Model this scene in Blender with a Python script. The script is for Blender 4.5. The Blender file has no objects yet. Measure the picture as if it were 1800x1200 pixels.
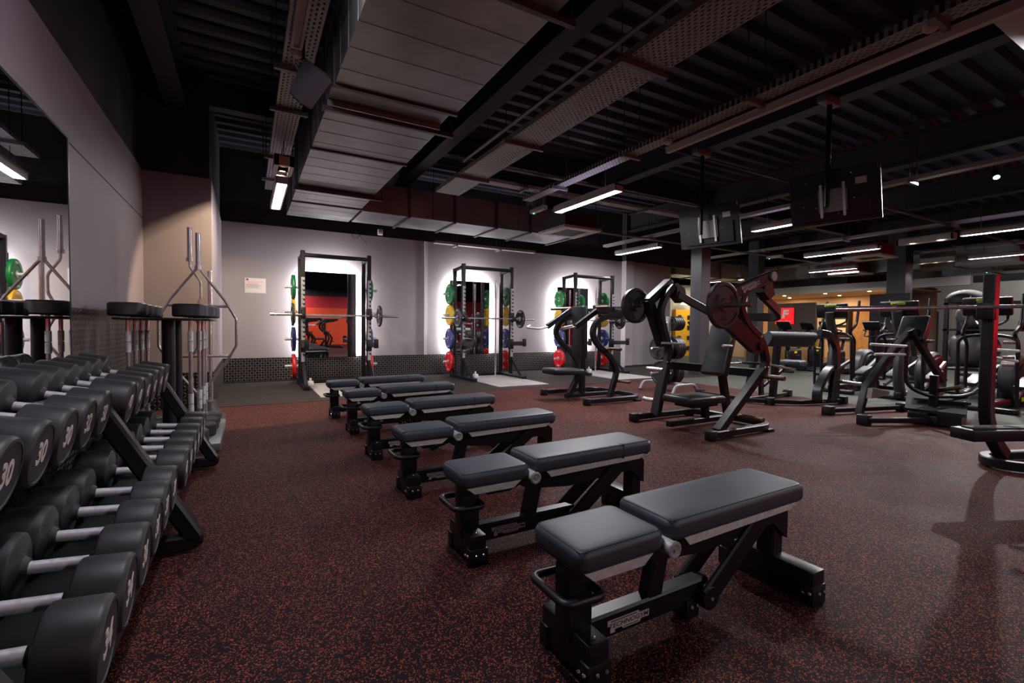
import bpy, bmesh, math, random
from mathutils import Vector, Matrix, Euler
random.seed(4)
S = bpy.context.scene
COL = S.collection
PI = math.pi
V = Vector

# ------------------------------------------------------------------ camera, world, exposure
FPX = 828.0
yaw, pit, rol = math.radians(29.43), math.radians(-1.726), math.radians(0.598)
fwd = V((math.sin(yaw)*math.cos(pit), math.cos(yaw)*math.cos(pit), math.sin(pit)))
rr0 = V((math.cos(yaw), -math.sin(yaw), 0)); uu0 = rr0.cross(fwd)
Rv = rr0*math.cos(rol) + uu0*math.sin(rol)
Uv = -rr0*math.sin(rol) + uu0*math.cos(rol)
cd = bpy.data.cameras.new('camera'); cam = bpy.data.objects.new('camera', cd); COL.objects.link(cam)
cd.sensor_width = 36.0; cd.lens = FPX/1800*36; cd.clip_start = 0.02; cd.clip_end = 200
mw = Matrix((( Rv.x, Uv.x, -fwd.x, 0.0), (Rv.y, Uv.y, -fwd.y, 0.0), (Rv.z, Uv.z, -fwd.z, 1.1), (0, 0, 0, 1)))
cam.matrix_world = mw
S.camera = cam
S.view_settings.view_transform = 'Standard'; S.view_settings.look = 'None'
S.view_settings.gamma = 1; S.view_settings.use_curve_mapping = False
S.view_settings.exposure = 0.2
w = bpy.data.worlds.new('world'); S.world = w; w.use_nodes = True
w.node_tree.nodes['Background'].inputs[0].default_value = (0.5, 0.35, 0.6, 1)
w.node_tree.nodes['Background'].inputs[1].default_value = 0.03
S.cycles.max_bounces = 6; S.cycles.diffuse_bounces = 3; S.cycles.glossy_bounces = 4
S.cycles.sample_clamp_indirect = 4.0
S.cycles.caustics_reflective = False; S.cycles.caustics_refractive = False

LIGHT_K = 1.0
HALO = 34
RED = 50
def area(name, loc, sx, sy, power, color=(1, .93, .95), rot=(0, 0, 0), parent=None, spread=None):
    l = bpy.data.lights.new(name, 'AREA'); l.shape = 'RECTANGLE'; l.size = sx; l.size_y = sy
    l.energy = power*LIGHT_K; l.color = color
    if spread: l.spread = spread
    o = bpy.data.objects.new(name, l); o.location = loc; o.rotation_euler = rot; COL.objects.link(o)
    if parent: o.parent = parent; o.location = V(loc) - parent.location
    return o
def aimed(name, loc, d, up, sx, sy, power, color, parent=None, spread=180):
    # rectangle lamp whose face looks along d, sy runs along up
    l = bpy.data.lights.new(name, 'AREA'); l.shape = 'RECTANGLE'; l.size = sx; l.size_y = sy; l.energy = power*LIGHT_K; l.color = color; l.spread = math.radians(spread)
    o = bpy.data.objects.new(name, l); COL.objects.link(o)
    z = -V(d).normalized(); y = (V(up)-z*V(up).dot(z)).normalized(); x = y.cross(z)
    o.rotation_euler = Matrix((x, y, z)).transposed().to_euler(); o.location = loc
    if parent: o.parent = parent; o.location = V(loc) - parent.location
    return o
def spot(name, loc, target, power, angle, color, blend=.35, r=.04):
    l = bpy.data.lights.new(name, 'SPOT'); l.energy = power*LIGHT_K; l.color = color
    l.spot_size = math.radians(angle); l.spot_blend = blend; l.shadow_soft_size = r
    o = bpy.data.objects.new(name, l); o.location = loc
    d = (V(target) - V(loc)).normalized(); o.rotation_euler = d.to_track_quat('-Z', 'Y').to_euler(); COL.objects.link(o)
    return o

# ------------------------------------------------------------------ materials
def mat(name, col, rough=.5, metal=0.0, emit=None, es=1.0, coat=0, spec=.5):
    m = bpy.data.materials.new(name); m.use_nodes = True
    b = m.node_tree.nodes['Principled BSDF']
    b.inputs['Base Color'].default_value = (*col, 1); b.inputs['Roughness'].default_value = rough
    b.inputs['Metallic'].default_value = metal; b.inputs['Coat Weight'].default_value = coat
    b.inputs['Specular IOR Level'].default_value = spec
    if emit: b.inputs['Emission Color'].default_value = (*emit, 1); b.inputs['Emission Strength'].default_value = es
    return m
def nodes(m): nt = m.node_tree; return nt, nt.nodes, nt.links, nt.nodes['Principled BSDF']
def noise_var(m, scale, c1, c2, lo=.35, hi=.65, detail=3, bump=0, bdist=.002, rough=None):
    nt, N, L, b = nodes(m)
    tc = N.new('ShaderNodeTexCoord'); n = N.new('ShaderNodeTexNoise'); n.inputs['Scale'].default_value = scale; n.inputs['Detail'].default_value = detail
    L.new(tc.outputs['Object'], n.inputs['Vector'])
    r = N.new('ShaderNodeValToRGB'); r.color_ramp.elements[0].position = lo; r.color_ramp.elements[1].position = hi
    r.color_ramp.elements[0].color = (*c1, 1); r.color_ramp.elements[1].color = (*c2, 1)
    L.new(n.outputs['Fac'], r.inputs[0]); L.new(r.outputs[0], b.inputs['Base Color'])
    if rough:
        mr = N.new('ShaderNodeMapRange'); mr.inputs['To Min'].default_value = rough[0]; mr.inputs['To Max'].default_value = rough[1]
        L.new(n.outputs['Fac'], mr.inputs[0]); L.new(mr.outputs[0], b.inputs['Roughness'])
    if bump:
        bp = N.new('ShaderNodeBump'); bp.inputs['Strength'].default_value = bump; bp.inputs['Distance'].default_value = bdist
        L.new(n.outputs['Fac'], bp.inputs['Height']); L.new(bp.outputs[0], b.inputs['Normal'])
    return m
M = {}
M['black'] = mat('black_powder_coat', (.006, .006, .009), .42, spec=.4)
M['satin'] = mat('satin_black', (.006, .006, .009), .36, spec=.36)
M['matte'] = mat('matte_black', (.006, .0055, .008), .7)
M['rubber'] = noise_var(mat('dumbbell_urethane', (.02, .02, .022), .48), 9, (.013, .013, .016), (.024, .024, .028), rough=(.38, .6))
M['vinyl'] = noise_var(mat('grey_blue_vinyl', (.03, .036, .048), .5), 260, (.026, .034, .048), (.036, .047, .066), bump=.15, bdist=.0006)
M['vinylb'] = mat('black_vinyl', (.013, .015, .019), .38)
M['chrome'] = noise_var(mat('chrome', (.75, .75, .78), .18, 1.0), 30, (.62, .62, .65), (.8, .8, .83), rough=(.14, .28))
M['steel'] = noise_var(mat('brushed_steel', (.55, .56, .57), .38, 1.0), 40, (.50, .52, .52), (.66, .68, .68), rough=(.38, .55))
M['steel'].node_tree.nodes['Principled BSDF'].inputs['Metallic'].default_value = .25
M['chrome'].node_tree.nodes['Principled BSDF'].inputs['Metallic'].default_value = .85
M['grip'] = noise_var(mat('satin_chrome_grip', (.5, .48, .5), .36, .35), 60, (.70, .68, .72), (.82, .80, .84), rough=(.3, .45))
M['silver'] = mat('silver_paint', (.34, .35, .37), .42, .3)
M['galv'] = None
M['white'] = mat('white_paint', (.62, .60, .60), .5)
M['offwhite'] = mat('off_white_plastic', (.55, .53, .5), .5)
M['yellow'] = mat('yellow_marking', (.75, .62, .01), .5)
M['grey_num'] = mat('grey_numbers', (.50, .43, .42), .5)
M['white_num'] = mat('white_lettering', (.75, .74, .72), .5)
M['green'] = mat('green_bumper', (.004, .17, .035), .38)
M['gold'] = mat('yellow_bumper', (.72, .42, .01), .38)
M['blue'] = mat('blue_bumper', (.028, .032, .18), .38)
M['red'] = mat('red_bumper', (.62, .008, .012), .38)
M['redprint_redlit'] = mat('dark_red_print_and_lit_side', (.16, .004, .008), .4)  # red print and stickers; also red light put into the far cassettes' colour
M['plate'] = mat('black_plate', (.016, .016, .018), .42)
M['tube'] = mat('lamp_tube', (1, 1, 1), .5, emit=(1, .96, .98), es=14)
M['warmtube'] = mat('warm_lamp', (1, 1, 1), .5, emit=(1, .75, .45), es=22)
M['halo'] = mat('led_strip', (1, 1, 1), .5, emit=(.97, .95, 1.0), es=26)
M['exitgreen'] = mat('green_indicator', (.0, .3, .1), .5, emit=(.05, 1, .45), es=6)
M['exitsign'] = mat('exit_sign_face', (.9, 1, .9), .5, emit=(.85, 1, .8), es=3)
M['silverball'] = mat('pearl_ball', (.10, .105, .11), .32, .3)
M['blackball'] = mat('black_ball', (.008, .008, .010), .6, spec=.2)
M['screen'] = mat('black_glass', (.006, .006, .008), .12)
M['mirror'] = mat('mirror_glass', (.86, .88, .87), .012, 1.0)
M['brass'] = mat('bronze_sleeve', (.20, .14, .10), .32, .8)
M['beige'] = mat('beige_wall', (.50, .36, .24), .8)
M['cream'] = mat('cream_wall', (.62, .56, .46), .8)
M['wood'] = noise_var(mat('oak_panel', (.4, .2, .08), .5), 6, (.34, .17, .06), (.46, .25, .1))
M['redwall'] = mat('red_wall', (.42, .012, .02), .6)
M['orange'] = mat('orange_locker', (.75, .07, .015), .5)
M['yellowlocker'] = mat('yellow_locker', (.82, .42, .02), .5)
M['signred'] = mat('sign_red', (.62, .01, .02), .4, emit=(.8, .01, .02), es=.7)
M['num_plate'] = mat('pale_plaque', (.42, .38, .38), .5)
M['lime'] = mat('lime_logo', (.62, .72, .0), .5)

def painted(name, c):
    return noise_var(mat(name, c, .62), .9, tuple(x*.9 for x in c), tuple(min(1, x*1.06) for x in c), .3, .7, 5)
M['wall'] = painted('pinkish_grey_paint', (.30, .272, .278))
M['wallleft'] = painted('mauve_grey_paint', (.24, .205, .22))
M['wallfar'] = painted('far_grey_paint', (.30, .29, .28))

def math_chain(nt):
    N, L = nt.nodes, nt.links
    def m(op, a, b=None, c=None):
        n = N.new('ShaderNodeMath'); n.operation = op
        for i, x in enumerate((a, b, c)):
            if x is None: continue
            if isinstance(x, (int, float)): n.inputs[i].default_value = x
            else: L.new(x, n.inputs[i])
        return n.outputs[0]
    return m
def tread(name, horiz):
    m_ = mat(name, (.02, .02, .022), .35, .6); nt, N, L, b = nodes(m_)
    tc = N.new('ShaderNodeTexCoord'); sp = N.new('ShaderNodeSeparateXYZ'); L.new(tc.outputs['Object'], sp.inputs[0])
    m = math_chain(nt); p = 1/.045
    u = m('MULTIPLY', sp.outputs[horiz], p); v = m('MULTIPLY', sp.outputs['Z'], p)
    par = m('MODULO', m('ADD', m('ADD', m('FLOOR', u), m('FLOOR', v)), 1000.0), 2.0)
    s = m('SUBTRACT', m('MULTIPLY', par, 2.0), 1.0)
    lu = m('SUBTRACT', m('FRACT', u), .5); lv = m('SUBTRACT', m('FRACT', v), .5)
    sv = m('MULTIPLY', s, lv)
    a = m('MULTIPLY', m('ADD', lu, sv), .7071); c = m('MULTIPLY', m('SUBTRACT', lu, sv), .7071)
    e = m('ADD', m('POWER', m('DIVIDE', a, .50), 2.0), m('POWER', m('DIVIDE', c, .13), 2.0))
    h = m('SUBTRACT', 1.0, m('MINIMUM', e, 1.0))
    mix = N.new('ShaderNodeMix'); mix.data_type = 'RGBA'
    mix.inputs[6].default_value = (.022, .021, .023, 1); mix.inputs[7].default_value = (.30, .28, .25, 1)
    L.new(m('MINIMUM', m('MULTIPLY', h, 1.8), 1.0), mix.inputs[0]); L.new(mix.outputs[2], b.inputs['Base Color'])
    bp = N.new('ShaderNodeBump'); bp.inputs['Strength'].default_value = .8; bp.inputs['Distance'].default_value = .003
    L.new(h, bp.inputs['Height']); L.new(bp.outputs[0], b.inputs['Normal'])
    return m_
M['treadx'] = tread('checker_plate_along_back', 'X'); M['tready'] = tread('checker_plate_along_side', 'Y')

def speckled(name, base, flecks, scale, thr, rough=.7, bump=.25):
    m_ = mat(name, base, rough, spec=.1); nt, N, L, b = nodes(m_)
    tc = N.new('ShaderNodeTexCoord')
    warp = N.new('ShaderNodeTexNoise'); warp.inputs['Scale'].default_value = scale*.6; L.new(tc.outputs['Object'], warp.inputs['Vector'])
    va = N.new('ShaderNodeVectorMath'); va.operation = 'MULTIPLY_ADD'; va.inputs[1].default_value = (.012,)*3
    L.new(warp.outputs['Color'], va.inputs[0]); L.new(tc.outputs['Object'], va.inputs[2])
    vo = N.new('ShaderNodeTexVoronoi'); vo.inputs['Scale'].default_value = scale; L.new(va.outputs[0], vo.inputs['Vector'])
    sep = N.new('ShaderNodeSeparateColor'); L.new(vo.outputs['Color'], sep.inputs[0])
    m = math_chain(nt)
    on = m('MULTIPLY', m('LESS_THAN', sep.outputs[0], thr), m('LESS_THAN', vo.outputs['Distance'], .47))
    cr = N.new('ShaderNodeValToRGB'); cr.color_ramp.elements[0].color = (*flecks[0], 1); cr.color_ramp.elements[1].color = (*flecks[1], 1)
    L.new(sep.outputs[1], cr.inputs[0])
    mix = N.new('ShaderNodeMix'); mix.data_type = 'RGBA'; mix.inputs[6].default_value = (*base, 1)
    L.new(on, mix.inputs[0]); L.new(cr.outputs[0], mix.inputs[7]); L.new(mix.outputs[2], b.inputs['Base Color'])
    # worn, slightly glossier tracks
    n2 = N.new('ShaderNodeTexNoise'); n2.inputs['Scale'].default_value = 1.3; n2.inputs['Detail'].default_value = 4; L.new(tc.outputs['Object'], n2.inputs['Vector'])
    mr = N.new('ShaderNodeMapRange'); mr.inputs['To Min'].default_value = rough-.12; mr.inputs['To Max'].default_value = min(1, rough+.1); L.new(n2.outputs['Fac'], mr.inputs[0]); L.new(mr.outputs[0], b.inputs['Roughness'])
    bp = N.new('ShaderNodeBump'); bp.inputs['Strength'].default_value = bump; bp.inputs['Distance'].default_value = .001
    L.new(vo.outputs['Distance'], bp.inputs['Height']); L.new(bp.outputs[0], b.inputs['Normal'])
    return m_
M['redfloor'] = speckled('red_flecked_rubber', (.012, .0065, .010), ((.27, .056, .026), (.42, .108, .054)), 185, .41)
M['darkfloor'] = speckled('dark_flecked_rubber', (.020, .020, .021), ((.14, .10, .06), (.22, .15, .08)), 190, .2)
M['greenfloor'] = speckled('grey_green_rubber', (.060, .066, .056), ((.09, .1, .085), (.12, .13, .11)), 150, .4)
M['vinylfloor'] = noise_var(mat('pale_platform_vinyl', (.42, .40, .39), .45), 2, (.36, .34, .33), (.46, .43, .42))

def galvanised():
    m_ = mat('galvanised_sheet', (.30, .29, .29), .42, .7); nt, N, L, b = nodes(m_)
    tc = N.new('ShaderNodeTexCoord'); n = N.new('ShaderNodeTexNoise'); n.inputs['Scale'].default_value = 1.6; n.inputs['Detail'].default_value = 6
    L.new(tc.outputs['Object'], n.inputs['Vector'])
    r = N.new('ShaderNodeValToRGB'); r.color_ramp.elements[0].color = (.26, .26, .26, 1); r.color_ramp.elements[1].color = (.46, .46, .47, 1)
    r.color_ramp.elements[0].position = .3; r.color_ramp.elements[1].position = .75
    L.new(n.outputs['Fac'], r.inputs[0]); L.new(r.outputs[0], b.inputs['Base Color'])
    mr = N.new('ShaderNodeMapRange'); mr.inputs['To Min'].default_value = .30; mr.inputs['To Max'].default_value = .5; L.new(n.outputs['Fac'], mr.inputs[0]); L.new(mr.outputs[0], b.inputs['Roughness'])
    return m_
M['galv'] = galvanised()
def perforated(name, base, along='Y', across='X'):
    m_ = mat(name, base, .5, .4); nt, N, L, b = nodes(m_)
    tc = N.new('ShaderNodeTexCoord'); sp = N.new('ShaderNodeSeparateXYZ'); L.new(tc.outputs['Object'], sp.inputs[0]); m = math_chain(nt)
    u = m('MULTIPLY', sp.outputs[along], 1/.06); v = m('MULTIPLY', sp.outputs[across], 1/.036)
    u2 = m('ADD', u, m('MULTIPLY', m('MODULO', m('ADD', m('FLOOR', v), 1000.0), 2.0), .5))
    lu = m('ABSOLUTE', m('SUBTRACT', m('FRACT', u2), .5)); lv = m('ABSOLUTE', m('SUBTRACT', m('FRACT', v), .5))
    hole = m('MULTIPLY', m('LESS_THAN', lu, .26), m('LESS_THAN', lv, .2))
    tr = N.new('ShaderNodeBsdfTransparent'); mx = N.new('ShaderNodeMixShader'); out = N['Material Output']
    L.new(hole, mx.inputs[0]); L.new(b.outputs[0], mx.inputs[1]); L.new(tr.outputs[0], mx.inputs[2]); L.new(mx.outputs[0], out.inputs[0])
    return m_
M['perf'] = perforated('perforated_cable_tray', (.33, .31, .285))
M['perfx'] = perforated('perforated_cable_tray_cross', (.36, .34, .33), 'X', 'Y')
M['pedalarm'] = mat('dull_aluminium', (.22, .22, .23), .45, .3)
M['flange'] = mat('dark_flange', (.10, .09, .09), .45, .5)
M['traysolid'] = mat('tray_lip', (.20, .185, .18), .5, .4)
M['ceil'] = noise_var(mat('dark_deck', (.03, .024, .04), .5), 1.0, (.02, .016, .028), (.045, .037, .055))
M['beam'] = mat('dark_steel_beam', (.020, .016, .022), .55)
M['upper'] = noise_var(mat('black_upper_wall', (.010, .008, .012), .75), 2.5, (.006, .005, .008), (.02, .016, .022))
M['column'] = mat('dark_grey_column', (.045, .045, .055), .45)

# ------------------------------------------------------------------ mesh helpers (world coordinates; build() subtracts the parent's place)
def frame_for(d, side=None):
    d = d.normalized()
    if side is None: side = V((0, 0, 1)) if abs(d.z) < .9 else V((1, 0, 0))
    a = (side - d*side.dot(d)).normalized(); b = d.cross(a); return a, b
class MB:
    def __init__(s): s.bm = bmesh.new()
    def _add(s, bm2):
        me = bpy.data.meshes.new('t'); bm2.to_mesh(me); bm2.free(); s.bm.from_mesh(me); bpy.data.meshes.remove(me)
    def box(s, c, size, rot=None, bev=0.0, seg=2):
        b = bmesh.new(); bmesh.ops.create_cube(b, size=1)
        bmesh.ops.scale(b, vec=size, verts=b.verts)
        if bev: bmesh.ops.bevel(b, geom=list(b.edges), offset=bev, segments=seg, profile=.5, affect='EDGES', clamp_overlap=True)
        if rot is not None: bmesh.ops.rotate(b, verts=b.verts, matrix=Euler(rot).to_matrix())
        bmesh.ops.translate(b, vec=V(c), verts=b.verts); s._add(b); return s
    def box2(s, x0, x1, y0, y1, z0, z1, bev=0.0, seg=2):
        return s.box(((x0+x1)/2, (y0+y1)/2, (z0+z1)/2), (abs(x1-x0), abs(y1-y0), abs(z1-z0)), bev=bev, seg=seg)
    def lathe(s, p, axis, prof, n=24, side=None):
        # prof: list of (distance along axis, radius)
        d = V(axis).normalized(); a, b = frame_for(d, side); bm = s.bm; rings = []; p = V(p)
        for t, r in prof:
            if r <= 1e-6: rings.append([bm.verts.new(p + d*t)])
            else: rings.append([bm.verts.new(p + d*t + a*(r*math.cos(2*PI*k/n)) + b*(r*math.sin(2*PI*k/n))) for k in range(n)])
        for R0, R1 in zip(rings, rings[1:]):
            for k in range(n):
                k2 = (k+1) % n
                if len(R0) == 1 and len(R1) == 1: continue
                if len(R0) == 1: f = [R0[0], R1[k], R1[k2]]
                elif len(R1) == 1: f = [R0[k], R1[0], R0[k2]]
                else: f = [R0[k], R1[k], R1[k2], R0[k2]]
                try: bm.faces.new(f)
                except ValueError: pass
        return s
    def cyl(s, p, q, r, n=14, r2=None):
        p, q = V(p), V(q); L = (q-p).length; r2 = r if r2 is None else r2; e = min(.002, r*.2, L*.2)
        return s.lathe(p, q-p, [(0, 0), (0, r-e), (e, r), (L-e, r2), (L, r2-e), (L, 0)], n)
    def disc(s, c, axis, r, t, n=28, bev=.006):
        return s.lathe(V(c)-V(axis).normalized()*t/2, axis, [(0, 0), (0, r-bev), (bev, r), (t-bev, r), (t, r-bev), (t, 0)], n)
    def sphere(s, c, r, n=20):
        return s.lathe(V(c)-V((0, 0, r)), (0, 0, 1), [(r-r*math.cos(PI*k/(n//2)), r*math.sin(PI*k/(n//2))) for k in range(n//2+1)], n)
    def sweep(s, path, prof, side=None, closed_prof=True):
        # prof: 2-D outline (a, b): a along 'side', b along side x tangent ; mitred
        P = [V(p) for p in path]; n = len(P); bm = s.bm; rings = []
        T = []
        for i in range(n):
            if i == 0: t = P[1]-P[0]
            elif i == n-1: t = P[-1]-P[-2]
            else: t = (P[i]-P[i-1]).normalized() + (P[i+1]-P[i]).normalized()
            T.append(t.normalized())
        sd = V(side) if side is not None else None
        pa = None
        for i in range(n):
            t = T[i]
            if sd is not None: a = sd - t*sd.dot(t)
            else:
                a = (V((0, 0, 1)) - t*t.z) if pa is None else (pa - t*pa.dot(t))
                if a.length < 1e-3: a = V((1, 0, 0)) - t*t.x
            a.normalize(); b = t.cross(a).normalized(); pa = a
            k = 1.0; ma = mb = 1.0
            if 0 < i < n-1:
                seg = (P[i+1]-P[i]).normalized(); c = max(.35, seg.dot(t)); k = 1/c
                bend = (P[i+1]-P[i]).normalized() - (P[i]-P[i-1]).normalized()
                if bend.length > 1e-4:
                    bend.normalize(); wa, wb = abs(bend.dot(a)), abs(bend.dot(b))
                    ma = 1+(k-1)*wa; mb = 1+(k-1)*wb
            rings.append([bm.verts.new(P[i] + a*(x*ma) + b*(y*mb)) for x, y in prof])
        m = len(prof)
        for R0, R1 in zip(rings, rings[1:]):
            for k in range(m):
                bm.faces.new([R0[k], R0[(k+1) % m], R1[(k+1) % m], R1[k]])
        if closed_prof:
            bm.faces.new(rings[0][::-1]); bm.faces.new(rings[-1])
        return s
    def tube(s, path, r, n=10): return s.sweep(path, [(r*math.cos(2*PI*k/n), r*math.sin(2*PI*k/n)) for k in range(n)])
    def beam(s, path, wa, wb, side=(0, 1, 0), rad=.008):
        # rectangular tube: wa wide along 'side', wb deep
        x, y, r = wa/2, wb/2, min(rad, wa/3, wb/3)
        pr = [(x-r, y), (x, y-r), (x, -y+r), (x-r, -y), (-x+r, -y), (-x, -y+r), (-x, y-r), (-x+r, y)]
        return s.sweep(path, pr, side)
    def prism(s, pts, n, d):
        # flat polygon (3-D points) extruded along n by d
        bm = s.bm; n = V(n).normalized()*d
        A = [bm.verts.new(V(p)) for p in pts]; B = [bm.verts.new(V(p)+n) for p in pts]; k = len(pts)
        bm.faces.new(A[::-1]); bm.faces.new(B)
        for i in range(k): bm.faces.new([A[i], A[(i+1) % k], B[(i+1) % k], B[i]])
        return s
    def cushion(s, c, size, ang=0.0, rc=.04, re=.024, seg=5):
        # upholstered pad: rounded outline, rolled top and bottom edges
        x, y, z = size[0]/2, size[1]/2, size[2]/2; b = bmesh.new(); rings = []
        def ring(d, h):
            r = max(rc-d*.55, .016); P = []
            for cx, cy, a0 in ((1, 1, 0), (-1, 1, PI/2), (-1, -1, PI), (1, -1, 1.5*PI)):
                for k in range(7):
                    an = a0+k*PI/12; P.append(b.verts.new((cx*(x-d-r)+r*math.cos(an), cy*(y-d-r)+r*math.sin(an), h)))
            return P
        lv = [(re*(1-math.sin(k*PI/2/seg)), -z+re*(1-math.cos(k*PI/2/seg))) for k in range(seg+1)]
        lv += [(re*(1-math.cos(k*PI/2/seg)), z-re+re*math.sin(k*PI/2/seg)) for k in range(seg+1)] + [(re*2.2, z+.002)]
        for d, h in lv: rings.append(ring(d, h))
        n = len(rings[0])
        for A, B in zip(rings, rings[1:]):
            for i in range(n): b.faces.new([A[i], A[(i+1) % n], B[(i+1) % n], B[i]])
        b.faces.new(rings[0][::-1]); b.faces.new(rings[-1])
        bmesh.ops.rotate(b, verts=b.verts, matrix=Euler((0, ang, 0)).to_matrix()); bmesh.ops.translate(b, vec=V(c), verts=b.verts); s._add(b); return s
    def build(s, name, m, parent=None, smooth=True, label=None, angle=35, fix=True):
        if fix: bmesh.ops.recalc_face_normals(s.bm, faces=s.bm.faces)
        if parent is not None:
            o_ = parent; off = V((0, 0, 0))
            while o_ is not None: off += o_.location; o_ = o_.parent
            if s.bm.verts: bmesh.ops.translate(s.bm, vec=-off, verts=s.bm.verts)
        me = bpy.data.meshes.new(name); s.bm.to_mesh(me); s.bm.free()
        me.materials.append(m if not isinstance(m, str) else M[m])
        if smooth: me.polygons.foreach_set('use_smooth', [True]*len(me.polygons)); me.set_sharp_from_angle(angle=math.radians(angle))
        o = bpy.data.objects.new(name, me); COL.objects.link(o)
        if parent is not None: o.parent = parent
        if label: o['label'] = label
        return o
def fillet(pts, r, n=5):
    P = [V(p) for p in pts]; out = [P[0]]
    for i in range(1, len(P)-1):
        a, b, c = P[i-1], P[i], P[i+1]; d0 = (a-b); d1 = (c-b)
        rr = min(r, d0.length*.49, d1.length*.49); p0 = b+d0.normalized()*rr; p1 = b+d1.normalized()*rr
        for k in range(n+1):
            t = k/n; out.append(p0*(1-t)**2 + b*2*t*(1-t) + p1*t*t)
    out.append(P[-1]); return out
def spline(pts, n=6):
    P = [V(p) for p in pts]; P = [P[0]*2-P[1]] + P + [P[-1]*2-P[-2]]; out = []
    for i in range(1, len(P)-2):
        for k in range(n):
            t = k/n; a, b, c, d = P[i-1], P[i], P[i+1], P[i+2]
            out.append(.5*((2*b)+(c-a)*t+(2*a-5*b+4*c-d)*t*t+(3*b-a-3*c+d)*t**3))
    out.append(P[-2]); return out
def thing(name, label, cat, loc, group=None):
    o = bpy.data.objects.new(name, None); COL.objects.link(o); o.location = loc; o.empty_display_size = .1
    o['label'] = label; o['category'] = cat
    if group: o['group'] = group
    return o
def tag(o, label, cat, group=None):
    o['label'] = label; o['category'] = cat
    if group: o['group'] = group
    return o
def struct(o): o['kind'] = 'structure'; return o
def kids(o): return [c for c in bpy.data.objects if c.parent is o]
def copy_tree(o, parent=None):
    c = o.copy(); COL.objects.link(c)
    if parent is not None: c.parent = parent
    for ch in kids(o): copy_tree(ch, c)
    return c
def dup(root, loc, label, group=None, rz=None):
    c = copy_tree(root); c.location = loc; c['label'] = label
    if rz is not None: c.rotation_euler.z = rz
    if group: c['group'] = group
    return c
TXT = {}
def text_mesh(s, shear=0.0, offset=0.0, spacing=1.0, ext=.02):
    key = (s, shear, offset, spacing, ext)
    if key not in TXT:
        c = bpy.data.curves.new('t', 'FONT'); c.body = s; c.size = 1; c.align_x = 'CENTER'; c.align_y = 'CENTER'
        c.shear = shear; c.offset = offset; c.space_character = spacing; c.extrude = ext; c.resolution_u = 3
        o = bpy.data.objects.new('t', c); COL.objects.link(o); bpy.context.view_layer.update()
        me = bpy.data.meshes.new_from_object(o.evaluated_get(bpy.context.evaluated_depsgraph_get()))
        bpy.data.objects.remove(o); bpy.data.curves.remove(c); TXT[key] = me
    return TXT[key]
def letter(mb, s, c, xdir, ydir, h, wscale=1.0, **kw):
    me = text_mesh(s, **kw); X = V(xdir).normalized(); Y = V(ydir).normalized(); Z = X.cross(Y)
    b = bmesh.new(); b.from_mesh(me)
    for v in b.verts: v.co = V(c) + X*(v.co.x*h*wscale) + Y*(v.co.y*h) + Z*(v.co.z*h)
    mb._add(b); return mb
def brand_plate(parent, c, xdir, ydir, w, col='num_plate', ink='matte', thick=.002):
    # stepped plaque with the maker's wordmark
    X = V(xdir).normalized(); Y = V(ydir).normalized(); Z = X.cross(Y); c = V(c)
    h = w*.22
    o = [(-.5, .28), (.25, .5), (.3, .28), (.5, .28), (.5, -.2), (.32, -.3), (.28, -.55), (-.15, -.55), (-.18, -.34), (-.36, -.34), (-.37, -.62), (-.45, -.62), (-.46, -.1), (-.5, -.1)]
    o = [(-.5, .5), (.24, .5), (.27, .3), (.5, .3), (.5, -.25), (.3, -.25), (.27, -.5), (-.14, -.5), (-.17, -.3), (-.33, -.3), (-.33, -.55), (-.44, -.55), (-.44, .05), (-.5, .05)]
    mb = MB(); mb.prism([c + X*(a*w) + Y*(b*h) for a, b in o], Z, thick)
    p = mb.build('brand_plate', col, parent, smooth=False)
    mb = MB(); letter(mb, 'TECHNOGYM', c + Z*thick, X, Y, h*.52, w/(h*.52)/6.6, shear=.15, offset=.012)
    mb.box(c+Z*(thick+.0003)+X*(-.02*w)+Y*(.37*h), (.001, .001, .001))
    a0 = c+Z*thick
    mb.prism([a0+X*(-.42*w)+Y*(.34*h), a0+X*(.2*w)+Y*(.34*h), a0+X*(.2*w)+Y*(.41*h), a0+X*(-.42*w)+Y*(.41*h)], Z, .0005)
    mb.prism([a0+X*(-.12*w)+Y*(-.40*h), a0+X*(.24*w)+Y*(-.40*h), a0+X*(.24*w)+Y*(-.34*h), a0+X*(-.12*w)+Y*(-.34*h)], Z, .0005)
    mb.build('brand_lettering', ink, parent, smooth=False)
    return p
def bolts(parent, pts, axis, r=.008, name='bolt', mat_='chrome'):
    for p in pts:
        MB().lathe(p, axis, [(0, 0), (0, r), (.003, r), (.006, r*.7), (.007, 0)], 8).build(name, mat_, parent)

# ================================================================== THE ROOM
H0 = 3.0      # painted walls end here, black above
HC = 4.35     # corrugated deck
XL, YB, YP, XP = -1.11, 10.2, 7.375, -.39
def sbox(name, m, *a, **k): return struct(MB().box2(*a, **k).build(name, m, smooth=False))
YR = -6.0
sbox('floor_red_rubber', 'redfloor', XL-.2, 7.95, YR, 7.3, -.1, 0)
sbox('floor_lifting_zone', 'darkfloor', XL-.2, 9.9, 7.3, YB+.2, -.1, .004)
struct(MB().box2(7.95, 26, YR, 7.3, -.1, -.001).box2(9.9, 26, 7.3, 18, -.1, -.001).build('floor_grey_green', 'greenfloor', smooth=False))
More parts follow.
